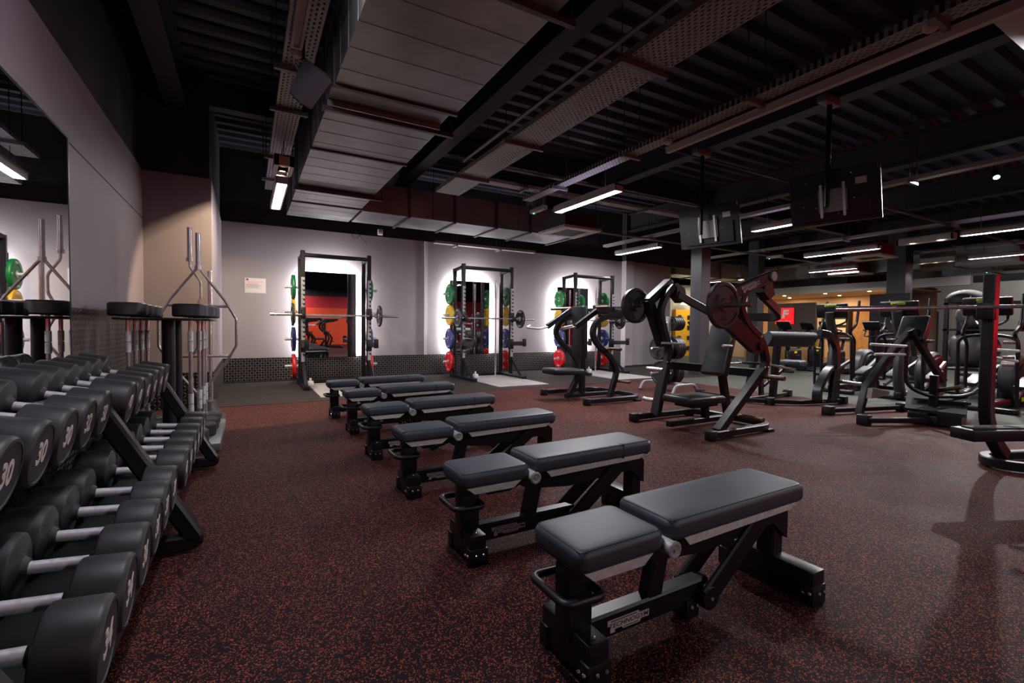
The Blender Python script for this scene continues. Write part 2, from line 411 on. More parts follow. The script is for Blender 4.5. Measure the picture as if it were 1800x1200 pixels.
# left wall, pier, back wall
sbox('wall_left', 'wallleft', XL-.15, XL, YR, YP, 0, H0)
sbox('wall_left_upper', 'upper', XL-.15, XL-.02, YR, YP+3, H0, HC)
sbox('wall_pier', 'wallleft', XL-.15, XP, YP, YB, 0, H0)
sbox('wall_pier_upper', 'upper', XL-.15, XP-.02, YP+.02, YB, H0, HC)
sbox('wall_back', 'wall', XP, 9.4, YB, YB+.15, 0, H0)
sbox('wall_back_upper', 'upper', XP-.6, 12.2, YB+.03, YB+.2, H0, HC)
sbox('trim_panel_joint', 'white', 3.485, 3.545, YB-.02, YB, .465, H0)
# checker plate dado
sbox('trim_checker_plate_left', 'tready', XL, XL+.008, -2, YP, .0, 1.21)
sbox('trim_checker_plate_pier_front', 'treadx', XL+.01, XP+.008, YP-.008, YP, .0, .47)
sbox('trim_checker_plate_pier_side', 'tready', XP, XP+.008, YP, YB-.01, 0, .47)
sbox('trim_checker_plate_back', 'treadx', XP+.01, 9.32, YB-.008, YB, 0, .465)
sbox('baseboard_back', 'matte', XP+.01, 9.32, YB-.02, YB-.008, 0, .03)
# pale strip on the pier corner and black joint line in the left wall
sbox('trim_wall_joint', 'matte', XL, XL+.003, 4.5, YP, 2.395, 2.405)
# pilaster and curved wall right of the lifting bays
cw = MB(); pr = [(9.32, 10.2), (9.32, 10.02), (9.6, 10.0), (9.62, 10.12), (10.1, 10.09), (10.6, 10.12), (11.1, 10.22), (11.5, 10.40), (11.85, 10.7), (12.05, 11.1), (12.1, 11.6), (9.3, 11.6)]
cw.prism([(x, y, 0) for x, y in pr], (0, 0, 1), H0); struct(cw.build('wall_curved', 'wall', smooth=False))
cw = MB(); cw.prism([(x, y-.015, 0) for x, y in pr[1:-1]] + [(9.4, 11.5, 0)], (0, 0, 1), .05); struct(cw.build('baseboard_curved', 'matte', smooth=False))
cw = MB(); cw.prism([(x+.02, y+.03, H0) for x, y in pr], (0, 0, 1), HC-H0); struct(cw.build('wall_curved_upper', 'upper', smooth=False))
# ceiling deck: corrugated, ribs along x
def deck():
    bm = bmesh.new(); ys = []; y = YR
    while y < 18:
        ys += [(y, 0), (y+.10, 0), (y+.13, .09), (y+.27, .09)]; y += .30
    A = [bm.verts.new((XL-.2, yy, HC+z)) for yy, z in ys]; B = [bm.verts.new((26, yy, HC+z)) for yy, z in ys]
    for i in range(len(ys)-1): bm.faces.new([A[i], B[i], B[i+1], A[i+1]])
    m = MB(); m.bm.free(); m.bm = bm; return struct(m.build('ceiling', 'ceil', smooth=False))
deck()
# steel beams (I sections) along y and cross beams along x
def ibeam_y(x, y0, y1, zb, h=.5, fl=.22, name='ceiling_beam'):
    m = MB(); m.box2(x-fl/2, x+fl/2, y0, y1, zb, zb+.03); m.box2(x-.015, x+.015, y0, y1, zb+.03, zb+h-.03); m.box2(x-fl/2, x+fl/2, y0, y1, zb+h-.03, zb+h)
    return struct(m.build(name, 'beam', smooth=False))
def ibeam_x(y, x0, x1, zb, h=.35, fl=.18, name='ceiling_cross_beam'):
    m = MB(); m.box2(x0, x1, y-fl/2, y+fl/2, zb, zb+.025); m.box2(x0, x1, y-.012, y+.012, zb+.025, zb+h-.025); m.box2(x0, x1, y-fl/2, y+fl/2, zb+h-.025, zb+h)
    return struct(m.build(name, 'beam', smooth=False))
for x in (-.75, 2.65, 6.15, 9.5, 13.0, 16.5, 20.0): ibeam_y(x, YR, 10.2 if x < 9 else 17, 3.82)
for y in (7.55, 12.5): ibeam_x(y, -1 if y < 9 else 9, 25, 3.98)
# columns
for (x, y, wd) in ((9.6, 7.75, .32), (14.15, 9.3, .34), (16.3, 6.35, .45)):
    m = MB(); m.box2(x-wd/2, x+wd/2, y-wd/2, y+wd/2, 0, 3.9, bev=.01); m.box2(x-wd/2-.01, x+wd/2+.01, y-wd/2-.01, y+wd/2+.01, 0, .12)
    struct(m.build('wall_column', 'column', smooth=False))
# far walls and the lit reception
struct(MB().prism([(12.0, 11.4, 0), (15.6, 13.9, 0), (15.7, 14.05, 0), (12.0, 11.6, 0)], (0, 0, 1), H0).build('wall_far_left', 'wall', smooth=False))
struct(MB().prism([(15.6, 13.9, 0), (17.6, 13.3, 0), (17.7, 13.45, 0), (15.7, 14.05, 0)], (0, 0, 1), 2.95).build('wall_far_corner', 'cream', smooth=False))
sbox('wall_reception_back', 'beige', 20.6, 20.8, 7.0, 14.2, 0, 2.6)
sbox('wall_reception_side', 'beige', 17.6, 20.8, 13.3, 13.45, 0, 2.6)
struct(MB().prism([(17.9, 7.1, 0), (20.7, 8.1, 0), (20.7, 8.25, 0), (17.85, 7.2, 0)], (0, 0, 1), 2.6).build('wall_reception_right', 'beige', smooth=False))
sbox('ceiling_reception', 'beige', 17.7, 20.8, 6.9, 13.45, 2.45, 2.5)
sbox('ceiling_soffit', 'wallfar', 17.55, 17.75, 5.2, 13.45, 2.42, 2.68)
sbox('wall_far_right', 'wallfar', 24.5, 24.7, YR, 10, 0, H0)
struct(MB().prism([(20.7, 8.1, 0), (24.6, 9.6, 0), (24.6, 9.75, 0), (20.65, 8.25, 0)], (0, 0, 1), H0).build('wall_far_return', 'wallfar', smooth=False))
sbox('wall_far_pilaster', 'wall', 24.25, 24.5, 7.68, 8.09, 0, 1.95)
sbox('wall_far_upper', 'upper', 17.78, 24.8, 8.4, 14.5, 2.7, HC)
sbox('wall_far_right_upper', 'upper', 24.5, 24.7, -3, 10, H0, HC)
sbox('wall_far_end', 'upper', 25.9, 26.1, YR, 18, 0, HC)
sbox('wall_far_back', 'upper', 12.0, 26, 14.4, 14.6, 2.95, HC)
# the side of the gym behind the camera, seen in the mirrors
sbox('wall_rear', 'redwall', XL-.2, 26, YR-.15, YR, 0, 2.6)
sbox('wall_rear_upper', 'upper', XL-.2, 26, YR-.15, YR-.02, 2.6, HC)
sbox('trim_rear_lockers', 'orange', 1.8, 6.2, YR, YR+.05, .1, 2.0)

t = thing('red_light_panel', 'red lit wall panel far off to the right of the camera', 'wall light', (24.4, -4, 1.0))
MB().box2(24.42, 24.48, -5.9, -2.4, 1.0, 2.6).build('panel_face', mat('red_glow', (.5, .02, .02), .5, emit=(1, .015, .025), es=3), t, smooth=False)
aimed('red_panel_lamp', (24.38, -4.15, 1.8), (-1, .12, .0), (0, 0, 1), 3.4, 1.6, RED, (1, .015, .03), t, 110)
# ------------------------------------------------------------------ ceiling services
def hangers(parent, pts, z0, z1=HC, r=.006):
    for x, y in pts: MB().cyl((x, y, z0), (x, y, z1), r, 6).build('hanger_rod', 'beam', parent)
# main galvanised duct
d = thing('ventilation_duct', 'large galvanised rectangular duct running overhead from the camera to the back wall', 'duct', (1.19, 4, 3.1))
def duct_y(x0, x1, y0, y1, z0, z1, seams):
    m = MB(); m.box2(x0, x1, y0, y1, z0, z1)
    y = y0+seams
    while y < y1-.1:
        m.box2(x0-.003, x1+.003, y-.004, y+.004, z0-.003, z1+.003); y += seams
    return m
for i, (a, b, z) in enumerate(((-1.5, .9, 3.1), (.95, 2.53, 3.1), (2.59, 4.16, 3.1), (4.22, 4.58, 3.15), (4.6, 5.77, 3.10), (5.83, 7.44, 3.11), (7.5, 8.37, 3.10), (8.43, 9.55, 3.10))):
    duct_y(.65, 1.73, a, b, z, 3.72, .33).build('duct_section', 'galv', d, smooth=False)
for y in (.925, 2.56, 4.19, 5.80, 7.47, 8.40):
    MB().box2(.635, 1.745, y-.02, y+.02, 3.08, 3.74).build('flange', 'flange', d, smooth=False)
for y in (2.5, 4.56, 7.42):
    MB().box2(.60, 1.86, y+.0, y+.04, 3.035, 3.075).build('support_channel', 'flange', d, smooth=False)
    hangers(d, ((.62, y+.02), (1.84, y+.02)), 3.05)
d2 = thing('ventilation_duct', 'galvanised duct branch running along the back wall above the squat racks', 'duct', (4, 9, 3.1))
m = MB(); m.box2(1.78, 6.3, 8.5, 9.5, 3.1, 3.62); m.build('duct_section', 'galv', d2, smooth=False)
for x in (2.6, 3.5, 4.4, 5.2, 6.28): MB().box2(x-.02, x+.02, 8.46, 9.54, 3.07, 3.65).build('flange', 'flange', d2, smooth=False)
for x in (3.05, 4.9): hangers(d2, ((x, 8.45), (x, 9.55)), 3.1)
# far duct ring above the middle of the gym
def farduct(label, x0, x1, y0, y1, z0, z1, m_='galv'):
    t = thing('ventilation_duct', label, 'duct', ((x0+x1)/2, (y0+y1)/2, z0))
    MB().box2(x0, x1, y0, y1, z0, z1).build('duct_section', m_, t, smooth=False)
    L = max(x1-x0, y1-y0); n = int(L/1.4)
    for k in range(1, n+1):
        if x1-x0 > y1-y0: x = x0+L*k/(n+1); MB().box2(x-.03, x+.03, y0-.03, y1+.03, z0-.03, z1+.03).build('flange', 'traysolid', t, smooth=False)
        else: y = y0+L*k/(n+1); MB().box2(x0-.03, x1+.03, y-.03, y+.03, z0-.03, z1+.03).build('flange', 'traysolid', t, smooth=False)
    return t
farduct('dark duct crossing behind the first column towards the exit sign', 12.6, 17.3, 11.2, 12.0, 2.95, 3.5)
farduct('long dull duct over the reception soffit beyond the machines', 17.3, 18.3, 4.2, 12.0, 2.95, 3.5)
farduct('low dull duct along the far right wall under the ceiling', 20.5, 21.4, -2.0, 6.8, 3.0, 3.6)

def tray_y(label, x0, x1, y0, y1, z, cross, hang_z=HC):
    t = thing('cable_tray', label, 'cable tray', ((x0+x1)/2, (y0+y1)/2, z))
    m = MB(); bm = m.bm
    for (a, b) in (((x0, z), (x1, z)), ((x0, z), (x0, z+.06)), ((x1, z), (x1, z+.06))):
        bm.faces.new([bm.verts.new((a[0], y0, a[1])), bm.verts.new((a[0], y1, a[1])), bm.verts.new((b[0], y1, b[1])), bm.verts.new((b[0], y0, b[1]))])
    o = m.build('tray_bed', 'perf', t, smooth=False)
    md = o.modifiers.new('s', 'SOLIDIFY'); md.thickness = .002
    MB().box2(x0+.04, x0+.04+(x1-x0)*.35, y0, y1, z+.012, z+.04).build('cable_bundle', 'beam', t, smooth=False)
    for y in cross:
        MB().box2(x0-.06, x1+.06, y-.02, y+.02, z-.045, z-.004).build('support_channel', 'traysolid', t, smooth=False)
        hangers(t, ((x0-.04, y), (x1+.04, y)), z-.03, hang_z)
    return t
def tray_x(label, y0, y1, x0, x1, z, cross):
    t = thing('cable_tray', label, 'cable tray', ((x0+x1)/2, (y0+y1)/2, z)); m = MB(); bm = m.bm
    for (a, b) in (((y0, z), (y1, z)), ((y0, z), (y0, z+.05)), ((y1, z), (y1, z+.05))):
        bm.faces.new([bm.verts.new((x0, a[0], a[1])), bm.verts.new((x1, a[0], a[1])), bm.verts.new((x1, b[0], b[1])), bm.verts.new((x0, b[0], b[1]))])
    o = m.build('tray_bed', 'perfx', t, smooth=False); md = o.modifiers.new('s', 'SOLIDIFY'); md.thickness = .002
    for x in cross:
        MB().box2(x-.02, x+.02, y0-.05, y1+.05, z-.04, z-.004).build('support_channel', 'traysolid', t, smooth=False)
        hangers(t, ((x, y0-.03), (x, y1+.03)), z-.03)
    return t
tray_y('wide perforated cable tray running through the middle of the ceiling', 2.83, 3.27, -.5, 7.75, 3.4, (1.2, 3.1, 5.15, 6.7))
tray_y('perforated cable tray left of the big duct, above the lit tube light', .28, .52, .5, 8.9, 3.35, (1.7, 3.3, 4.6, 5.5, 7.1, 8.2))
tray_y('narrow perforated cable tray beside the long white lighting trunk', 4.24, 4.42, -.2, 7.2, 3.33, (1.5, 2.9, 4.6, 6.2))
tray_y('narrow cable tray above the tube lights behind the hanging screens', 8.45, 8.6, 0, 10.0, 3.3, (1.5, 3.2, 4.9, 6.6, 8.3))
tray_y('distant cable tray above the second row of far tube lights', 12.55, 12.7, -1, 12.0, 3.3, (0, 2, 4, 6, 8, 10))
tray_y('farthest cable tray above the last row of tube lights', 16.5, 16.62, -1, 12.0, 3.28, (0, 2.5, 5, 7.5, 10))
tray_x('cable tray crossing the ceiling before the back wall duct', 7.0, 7.2, 3.4, 8.3, 3.5, (4.2, 5.6, 7.0))
tray_x('short cable tray hanging over the second squat rack', 9.85, 9.98, 3.6, 6.2, 2.93, (4.1, 5.2))
# loose pipes
def pipe(label, pts, r=.022, rad=.15):
    return tag(MB().tube(fillet(pts, rad), r, 10).build('overhead_pipe', 'beam' if 'dark' in label else 'traysolid'), label, 'pipe')
pipe('slim metal pipe beside the wide perforated tray', [(2.72, -.5, 3.5), (2.76, 6.4, 3.5), (2.85, 6.5, 3.56), (8.0, 6.5, 3.56)])
pipe('dark thin pipe crossing under the deck by the hanging screens', [(4.6, 5.0, 3.75), (12, 5.0, 3.75)], .018)
pipe('grey conduit along the ceiling past the first column', [(5.5, 8.3, 3.25), (16.0, 8.3, 3.25)], .03)
pipe('dark pipe low over the far tube lights', [(8.9, 4.1, 3.3), (20.0, 4.1, 3.3)], .03)
m = MB(); m.box2(4.46, 4.52, -.6, 4.15, 3.24, 3.30); m.box2(4.45, 4.53, -.6, 4.15, 3.30, 3.31)
tag(m.build('lighting_trunk', 'offwhite', smooth=False), 'long unlit white trunking strip hanging under the narrow tray', 'trunking')
# wiring loop on the upper back wall
tag(MB().tube([(1.98+.07*math.cos(a*.42), 10.15, 2.98+.07*math.sin(a*.42)) for a in range(17)] + [(2.12, 10.15, 2.9), (2.2, 10.15, 2.84)], .006, 6).build('cable_loop', 'matte'), 'loose loop of black cable above the first wall mirror', 'cable')
m = MB(); m.box2(2.44, 2.54, 10.13, 10.19, 3.03, 3.15, bev=.008)
tag(m.build('junction_box', 'offwhite'), 'small pale box high on the black wall above the first squat rack', 'box')

def tube_light(label, x, y0, y1, z, power, lit=True, wd=.16, col=(1, .95, .97), sus=True):
    t = thing('tube_light', label, 'ceiling light', (x, (y0+y1)/2, z), 'suspended tube lights')
    m = MB()
    m.box2(x-wd/2, x-wd/2+.02, y0, y1, z, z+.09); m.box2(x+wd/2-.02, x+wd/2, y0, y1, z, z+.09); m.box2(x-wd/2, x+wd/2, y0, y1, z+.075, z+.1)
    m.box2(x-wd/2, x+wd/2, y0, y0+.02, z, z+.1); m.box2(x-wd/2, x+wd/2, y1-.02, y1, z, z+.1)
    m.build('housing', 'offwhite', t, smooth=False)
    MB().box2(x-wd/2+.022, x+wd/2-.022, y0+.022, y1-.022, z+.012, z+.03).build('diffuser', 'tube' if lit else 'offwhite', t, smooth=False)
    if sus:
        for y in (y0+.3, y1-.3): MB().cyl((x, y, z+.1), (x, y, HC), .005, 6).build('suspension_rod', 'beam', t)
    if lit and power:
        area('tube_light_lamp', (x, (y0+y1)/2, z+.008), wd-.05, y1-y0-.06, power, col, parent=t)
        aimed('added_ceiling_fill', (x, (y0+y1)/2, z+.11), (0, 0, 1), (0, 1, 0), wd-.05, y1-y0-.06, power*.015, (.72, .62, 1), t)  # mauve fill added above the housing to lift the dark ceiling
    return t
tube_light('lit tube light over the left end of the gym, before the back wall', .43, 7.1, 8.75, 3.0, 32)
tube_light('lit tube light hanging in front of the ceiling cassette', 4.5, 5.0, 6.5, 3.0, 130)
tube_light('lit tube light partly hidden behind the near hanging screen', 8.58, 4.25, 5.75, 3.0, 110)
tube_light('tube light over the third squat rack end of the room', 8.4, 7.9, 9.4, 3.0, 35)
tube_light('far tube light left of the second ceiling cassette', 12.74, 5.35, 7.05, 3.0, 50)
tube_light('tube light cut by the right edge of the picture, nearest row', 12.4, 2.0, 3.85, 3.0, 110)
tube_light('far tube light just behind the second ceiling cassette', 16.2, 7.4, 8.8, 3.0, 35)
tube_light('far tube light at the right edge, second row', 16.5, 3.0, 4.95, 3.0, 35)
tube_light('farthest tube light right of the third column', 20.9, 5.0, 6.7, 3.0, 20)
tube_light('far tube light seen behind the press machine', 16.0, 11.0, 12.9, 2.95, 30)
nl = tube_light('tube light above and left of the camera by the big duct', .30, 1.3, 2.85, 3.16, 26, col=(.93, .88, 1))
aimed('side_lamp', (.39, 2.1, 3.22), (1, 0, .12), (0, 1, 0), .06, 1.5, 30, (.95, .92, 1), nl)
aimed('side_lamp', (.21, 2.1, 3.22), (-1, 0, .3), (0, 1, 0), .06, 1.5, 12, (.8, .68, 1), nl)
tube_light('tube light behind the camera over the benches', 4.5, -2.6, -1.1, 3.0, 25)
tube_light('added tube light near the rear wall, unseen behind the camera, left', 2.0, -5.6, -4.1, 3.0, 75)  # unseen pair added for grazing light on sides that face the camera
tube_light('added tube light near the rear wall, unseen behind the camera, right', 6.5, -5.6, -4.1, 3.0, 75)
tube_light('tube light behind the camera on the right', 8.5, -1.2, .3, 3.0, 30)
tube_light('unlit tube strip beside the speaker, left of the duct', .33, 3.0, 3.85, 3.12, 0, lit=False, wd=.08, sus=False)

def spot_box(label, x, y0, y1, z, n, power, targets, col=(1, .78, .55), mat_='warmtube', ang=70):
    t = thing('spotlight_box', label, 'ceiling light', (x, (y0+y1)/2, z)); m = MB(); wd = .22
    m.box2(x-wd/2, x-wd/2+.05, y0, y1, z, z+.12); m.box2(x+wd/2-.05, x+wd/2, y0, y1, z, z+.12)
    m.box2(x-wd/2, x+wd/2, y0, y0+.03, z, z+.12); m.box2(x-wd/2, x+wd/2, y1-.03, y1, z, z+.12); m.box2(x-wd/2, x+wd/2, y0, y1, z+.11, z+.13)
    m.build('housing', 'offwhite', t, smooth=False)
    for k in range(n):
        y = y0 + (y1-y0)*(k+.5)/n
        MB().lathe((x, y, z+.10), (0, 0, -1), [(0, 0), (.0, .035), (.06, .055), (.075, .055), (.075, .048), (.05, .04)], 18).build('lamp_housing', 'satin', t)
        MB().disc((x, y, z+.045), (0, 0, 1), .04, .01, 16, .002).build('lamp', mat_, t)
        tg = targets[k % len(targets)]
        if power: o = spot('spot_lamp', (x, y, z+.02), tg, power, ang, col, blend=.12); o.parent = t; o.location = V((x, y, z+.02))-t.location
    for y in (y0+.1, y1-.1): MB().cyl((x, y, z+.12), (x, y, HC), .005, 6).build('suspension_rod', 'beam', t)
    return t
spot_box('white box with round warm spotlights left of the duct', .41, 6.35, 6.85, 3.02, 2, 150, [(.01, 8.12, .48)], col=(1, .74, .48), ang=96)
spot_box('far box with two bright spotlights right of the ceiling cassette', 12.62, 4.0, 4.95, 3.0, 2, 180, [(8, 2.3, 0), (10, 3, 0)], (1, .93, .88), ang=100)
spot_box('farthest box with three spotlights in front of the duct', 16.55, 5.2, 6.1, 3.0, 3, 60, [(15, 4, 0)], (1, .93, .88), ang=110)

# hanging black speaker
t = thing('wall_speaker', 'dark wedge-shaped loudspeaker hanging under the left cable tray', 'speaker', (.40, 4.05, 2.95))
m = MB(); c = V((.44, 3.95, 2.92))
b = bmesh.new(); vs = []
for z, k in ((.14, 1.0), (-.14, .8)):
    for x, y in ((-.11, .09), (.11, .09), (.07, -.1), (-.07, -.1)): vs.append(b.verts.new((x*k, y*k, z)))
b.faces.new(vs[:4]); b.faces.new(vs[4:][::-1])
for i in range(4): b.faces.new([vs[i], vs[4+i], vs[4+(i+1) % 4], vs[(i+1) % 4]])
bmesh.ops.bevel(b, geom=list(b.edges), offset=.012, segments=2, affect='EDGES'); bmesh.ops.rotate(b, verts=b.verts, matrix=Euler((.75, .15, .5)).to_matrix()); bmesh.ops.translate(b, vec=c, verts=b.verts)
m._add(b); m.build('cabinet', mat('speaker_plastic', (.12, .115, .14), .35), t)
MB().cyl((.40, 4.05, 3.02), (.40, 4.05, 3.34), .012, 8).build('bracket', 'satin', t)
MB().tube(fillet([(.34, 3.86, 3.14), (.31, 3.9, 3.06), (.36, 4.0, 3.04), (.4, 4.02, 3.1)], .05), .004, 6).build('speaker_cable', 'offwhite', t)
# smoke detectors / sensors
for (x, y, z, lab) in ((.36, 4.15, 3.22, 'round white sensor under the tray beside the speaker'), (4.34, 4.0, 3.27, 'round white smoke detector at the end of the white trunk'), (4.33, 1.55, 3.27, 'round white smoke detector at the top right under the narrow tray'), (8.52, 6.9, 3.25, 'small white sensor above the curved wall')):
    m = MB(); m.lathe((x, y, z+.05), (0, 0, -1), [(0, 0), (0, .05), (.03, .05), (.05, .03), (.05, 0)], 16)
    tag(m.build('smoke_detector', 'offwhite'), lab, 'detector', 'round ceiling sensors')
# emergency lights with a green dot
for (x, y, z, lab) in ((4.45, 7.0, 3.12, 'emergency light with a green dot above the nearer tube light'), (12.5, 7.7, 3.05, 'far emergency light with a green dot by the first column'), (20.0, 5.4, 2.95, 'farthest emergency light with a green dot on the duct')):
    t = thing('emergency_light', lab, 'emergency light', (x, y, z))
    MB().box2(x-.05, x+.05, y-.22, y+.22, z, z+.07, bev=.012).build('housing', 'offwhite', t)
    MB().cyl((x, y+.15, z-.006), (x, y+.15, z+.001), .014, 8).build('indicator', 'exitgreen', t)
    MB().cyl((x, y-.1, z+.07), (x, y-.1, HC), .005, 6).build('hanger_rod', 'beam', t)
# ceiling cassettes
def cassette(label, x, y, z=2.98, s=.9):
    t = thing('ceiling_cassette', label, 'air conditioner', (x, y, z))
    MB().box2(x-s*.42, x+s*.42, y-s*.42, y+s*.42, z+.05, z+.34).build('body', 'redprint_redlit' if 'far' in label else 'beam', t, smooth=False)  # far bodies carry the red light in their colour
    m = MB()
    for a, b_, c_, d_ in ((-s/2, s/2, -s/2, -s*.3), (-s/2, s/2, s*.3, s/2), (-s/2, -s*.3, -s*.3, s*.3), (s*.3, s/2, -s*.3, s*.3)): m.box2(x+a, x+b_, y+c_, y+d_, z, z+.05, bev=.006)
    m.build('fascia', 'offwhite', t)
    m = MB()
    for k in range(12): m.box2(x-s*.3, x+s*.3, y-s*.3+k*s*.05, y-s*.3+k*s*.05+.02, z+.012, z+.03)
    m.build('grille', 'beam', t, smooth=False)
    for (a, b_) in ((-1, -1), (1, 1), (-1, 1), (1, -1)): MB().cyl((x+a*s*.4, y+b_*s*.4, z+.3), (x+a*s*.4, y+b_*s*.4, HC), .006, 6).build('hanger_rod', 'beam', t)
    return t
cassette('white square ceiling cassette below the nearer tube light', 5.6, 7.65)
cassette('far ceiling cassette coloured as in red light, before the third column', 14.1, 6.15)
cassette('ceiling cassette cut by the top right corner of the picture', 5.3, .95, 3.45)
cassette('distant far ceiling cassette above the reception soffit', 16.9, 7.9, 2.9)
# bright track spotlight, hanging on its own rail
t = thing('track_spotlight', 'single bright white spotlight hanging from a dark rail', 'ceiling light', (11.0, 3.0, 3.75))
MB().box2(10.9, 11.0, .5, 3.6, 3.92, 3.97).build('rail', 'matte', t, smooth=False)
MB().cyl((10.95, 3.0, 3.92), (10.95, 3.0, 3.8), .012, 8).cyl((10.95, 3.0, 3.8), (10.88, 2.95, 3.68), .05, 14).build('lamp_housing', 'matte', t)
MB().disc((10.875, 2.945, 3.672), (-.5, -.4, -.85), .04, .01, 16, .002).build('lamp', 'tube', t)
o = spot('track_lamp', (10.86, 2.93, 3.65), (6.0, 1.8, 0), 650, 75, (1, .95, .93)); o.parent = t; o.location = V((10.86, 2.93, 3.65)) - t.location

# hanging screens seen from behind
def screen(label, x, y0, y1, z0, hgt, px, py, sticker):
    L = V((x[1], y1, 0)) - V((x[0], y0, 0)); W = L.length; u = L.normalized(); n = V((-u.y, u.x, 0));  # n faces the camera side
    if n.x > 0: n = -n
    t = thing('hanging_screen', label, 'television', (px, py, z0), 'screens hung from the beam')
    o = V((x[0], y0, z0)); tilt = V((-.10, -.0, 0))
    def P(a, b, c): return o + u*(a*W) + V((0, 0, 1))*(b*hgt) + n*c + tilt*(1-b)*(-1)
    def slab(a0, a1, b0, b1, c0, c1, name, m_, par=t):
        m = MB(); q = [P(a0, b0, c0), P(a1, b0, c0), P(a1, b1, c0), P(a0, b1, c0)]; r = [P(a0, b0, c1), P(a1, b0, c1), P(a1, b1, c1), P(a0, b1, c1)]
        A = [m.bm.verts.new(v) for v in q]; B = [m.bm.verts.new(v) for v in r]
        m.bm.faces.new(A); m.bm.faces.new(B[::-1])
        for i in range(4): m.bm.faces.new([A[i], A[(i+1) % 4], B[(i+1) % 4], B[i]])
        return m.build(name, m_, par, smooth=False)
    slab(0, 1, 0, 1, 0, .035, 'back_panel', 'satin'); slab(.005, .995, .01, .99, -.012, 0, 'display', 'screen')
    slab(.12, .9, .06, .55, .035, .06, 'electronics_cover', 'satin')
    slab(.34, .66, .2, .62, .06, .085, 'mounting_plate', 'traysolid'); slab(.36, .39, .1, .72, .085, .1, 'bracket_arm', 'steel'); slab(.61, .64, .1, .72, .085, .1, 'bracket_arm', 'steel')
    slab(.74, .86, .66, .78, .036, .038, 'rating_label', 'white_num')
    for (a, b) in ((.2, .8), (.3, .3), (.16, .35), (.55, .15), (.72, .4), (.7, .86)): slab(a, a+.012, b, b+.015, .061, .066, 'screw', 'chrome')
    slab(.965, .985, .9, .985, .035, .039, 'sticker', sticker)
    MB().cyl((px, py, z0+hgt*.25), (px, py, 3.84), .028, 12).build('pole', 'satin', t)
    MB().box2(px-.18, px+.14, py-.05, py+.05, 3.74, 3.83, bev=.01).build('beam_clamp', 'traysolid', t)
    return t
screen('large black screen hanging nearer the camera, seen from behind', (6.0, 6.25), 3.53, 2.65, 2.40, .62, 5.98, 3.07, 'redprint_redlit')
screen('black screen hanging farther back, seen from behind', (6.12, 6.36), 5.38, 4.48, 2.39, .62, 6.08, 4.92, 'lime')

# ------------------------------------------------------------------ wall things
t = thing('wall_mirror', 'large dark-edged mirror on the left wall beside the dumbbells', 'mirror', (XL, 2, .5))
MB().box2(XL+.010, XL+.018, -2.0, 4.48, .56, 2.40).build('glass', 'mirror', t, smooth=False)
m = MB(); m.box2(XL+.009, XL+.021, 4.48, 4.492, .55, 2.41); m.box2(XL+.009, XL+.021, -2, 4.49, 2.40, 2.412); m.build('edge_strip', mat('mirror_edge', (.02, .05, .05), .3), t, smooth=False)
for i, xc in enumerate((1.48, 4.56, 7.53)):
    lab = ('backlit wall mirror behind the leftmost squat rack', 'backlit wall mirror behind the middle squat rack', 'backlit wall mirror behind the rightmost squat rack')[i]
    t = thing('backlit_mirror', lab, 'mirror', (xc, YB, .45), 'backlit mirrors on the back wall')
    MB().box2(xc-.49, xc+.49, YB-.112, YB-.106, .46, 2.15).build('glass', 'mirror', t, smooth=False)
    m = MB(); m.box2(xc-.5, xc+.5, YB-.106, YB-.095, .45, 2.16); m.box2(xc-.5, xc-.49, YB-.114, YB-.095, .45, 2.16); m.box2(xc+.49, xc+.5, YB-.114, YB-.095, .45, 2.16); m.box2(xc-.5, xc+.5, YB-.114, YB-.095, 2.15, 2.16)
    m.build('backing_frame', 'matte', t, smooth=False)
    m = MB()
    for sx in (-1, 1): m.box2(xc+sx*.475-.004, xc+sx*.475+.004, YB-.085, YB-.06, .47, 2.13)
    m.box2(xc-.475, xc+.475, YB-.085, YB-.06, 2.126, 2.134)
    m.build('led_strip', 'halo', t, smooth=False)
    MB().box2(xc-.3, xc+.3, YB-.096, YB, .9, 1.7).build('wall_bracket', 'matte', t, smooth=False)
    for sx in (-1, 1): aimed('halo_lamp', (xc+sx*.482, YB-.075, 1.31), (sx, .45, 0), (0, 0, 1), .03, 1.62, HALO, (.97, .93, 1), t)
    aimed('halo_lamp', (xc, YB-.075, 2.141), (0, .45, 1), (1, 0, 0), .03, .9, HALO*.6, (.97, .93, 1), t)
# notice on the wall
t = thing('wall_notice', 'white printed notice with red heading taped on the back wall', 'notice', (.05, YB, 1.4))
MB().box2(-.02, .33, YB-.004, YB, 1.70, 1.98).build('sheet', mat('paper', (.62, .6, .6), .35), t, smooth=False)
MB().box2(.0, .04, YB-.006, YB-.004, 1.935, 1.965).build('red_logo', 'redprint_redlit', t, smooth=False)
m = MB(); letter(m, 'How to use the squat rack', (.15, YB-.0045, 1.912), (1, 0, 0), (0, 0, 1), .024); letter(m, 'safely in this area', (.11, YB-.0045, 1.888), (1, 0, 0), (0, 0, 1), .024); m.build('red_heading', 'signred', t, smooth=False)
m = MB()
for k in range(5): m.box2(.0, .20+.06*((k*7) % 3)/2, YB-.005, YB-.004, 1.86-k*.017, 1.866-k*.017)
m.build('text_lines', 'traysolid', t, smooth=False)

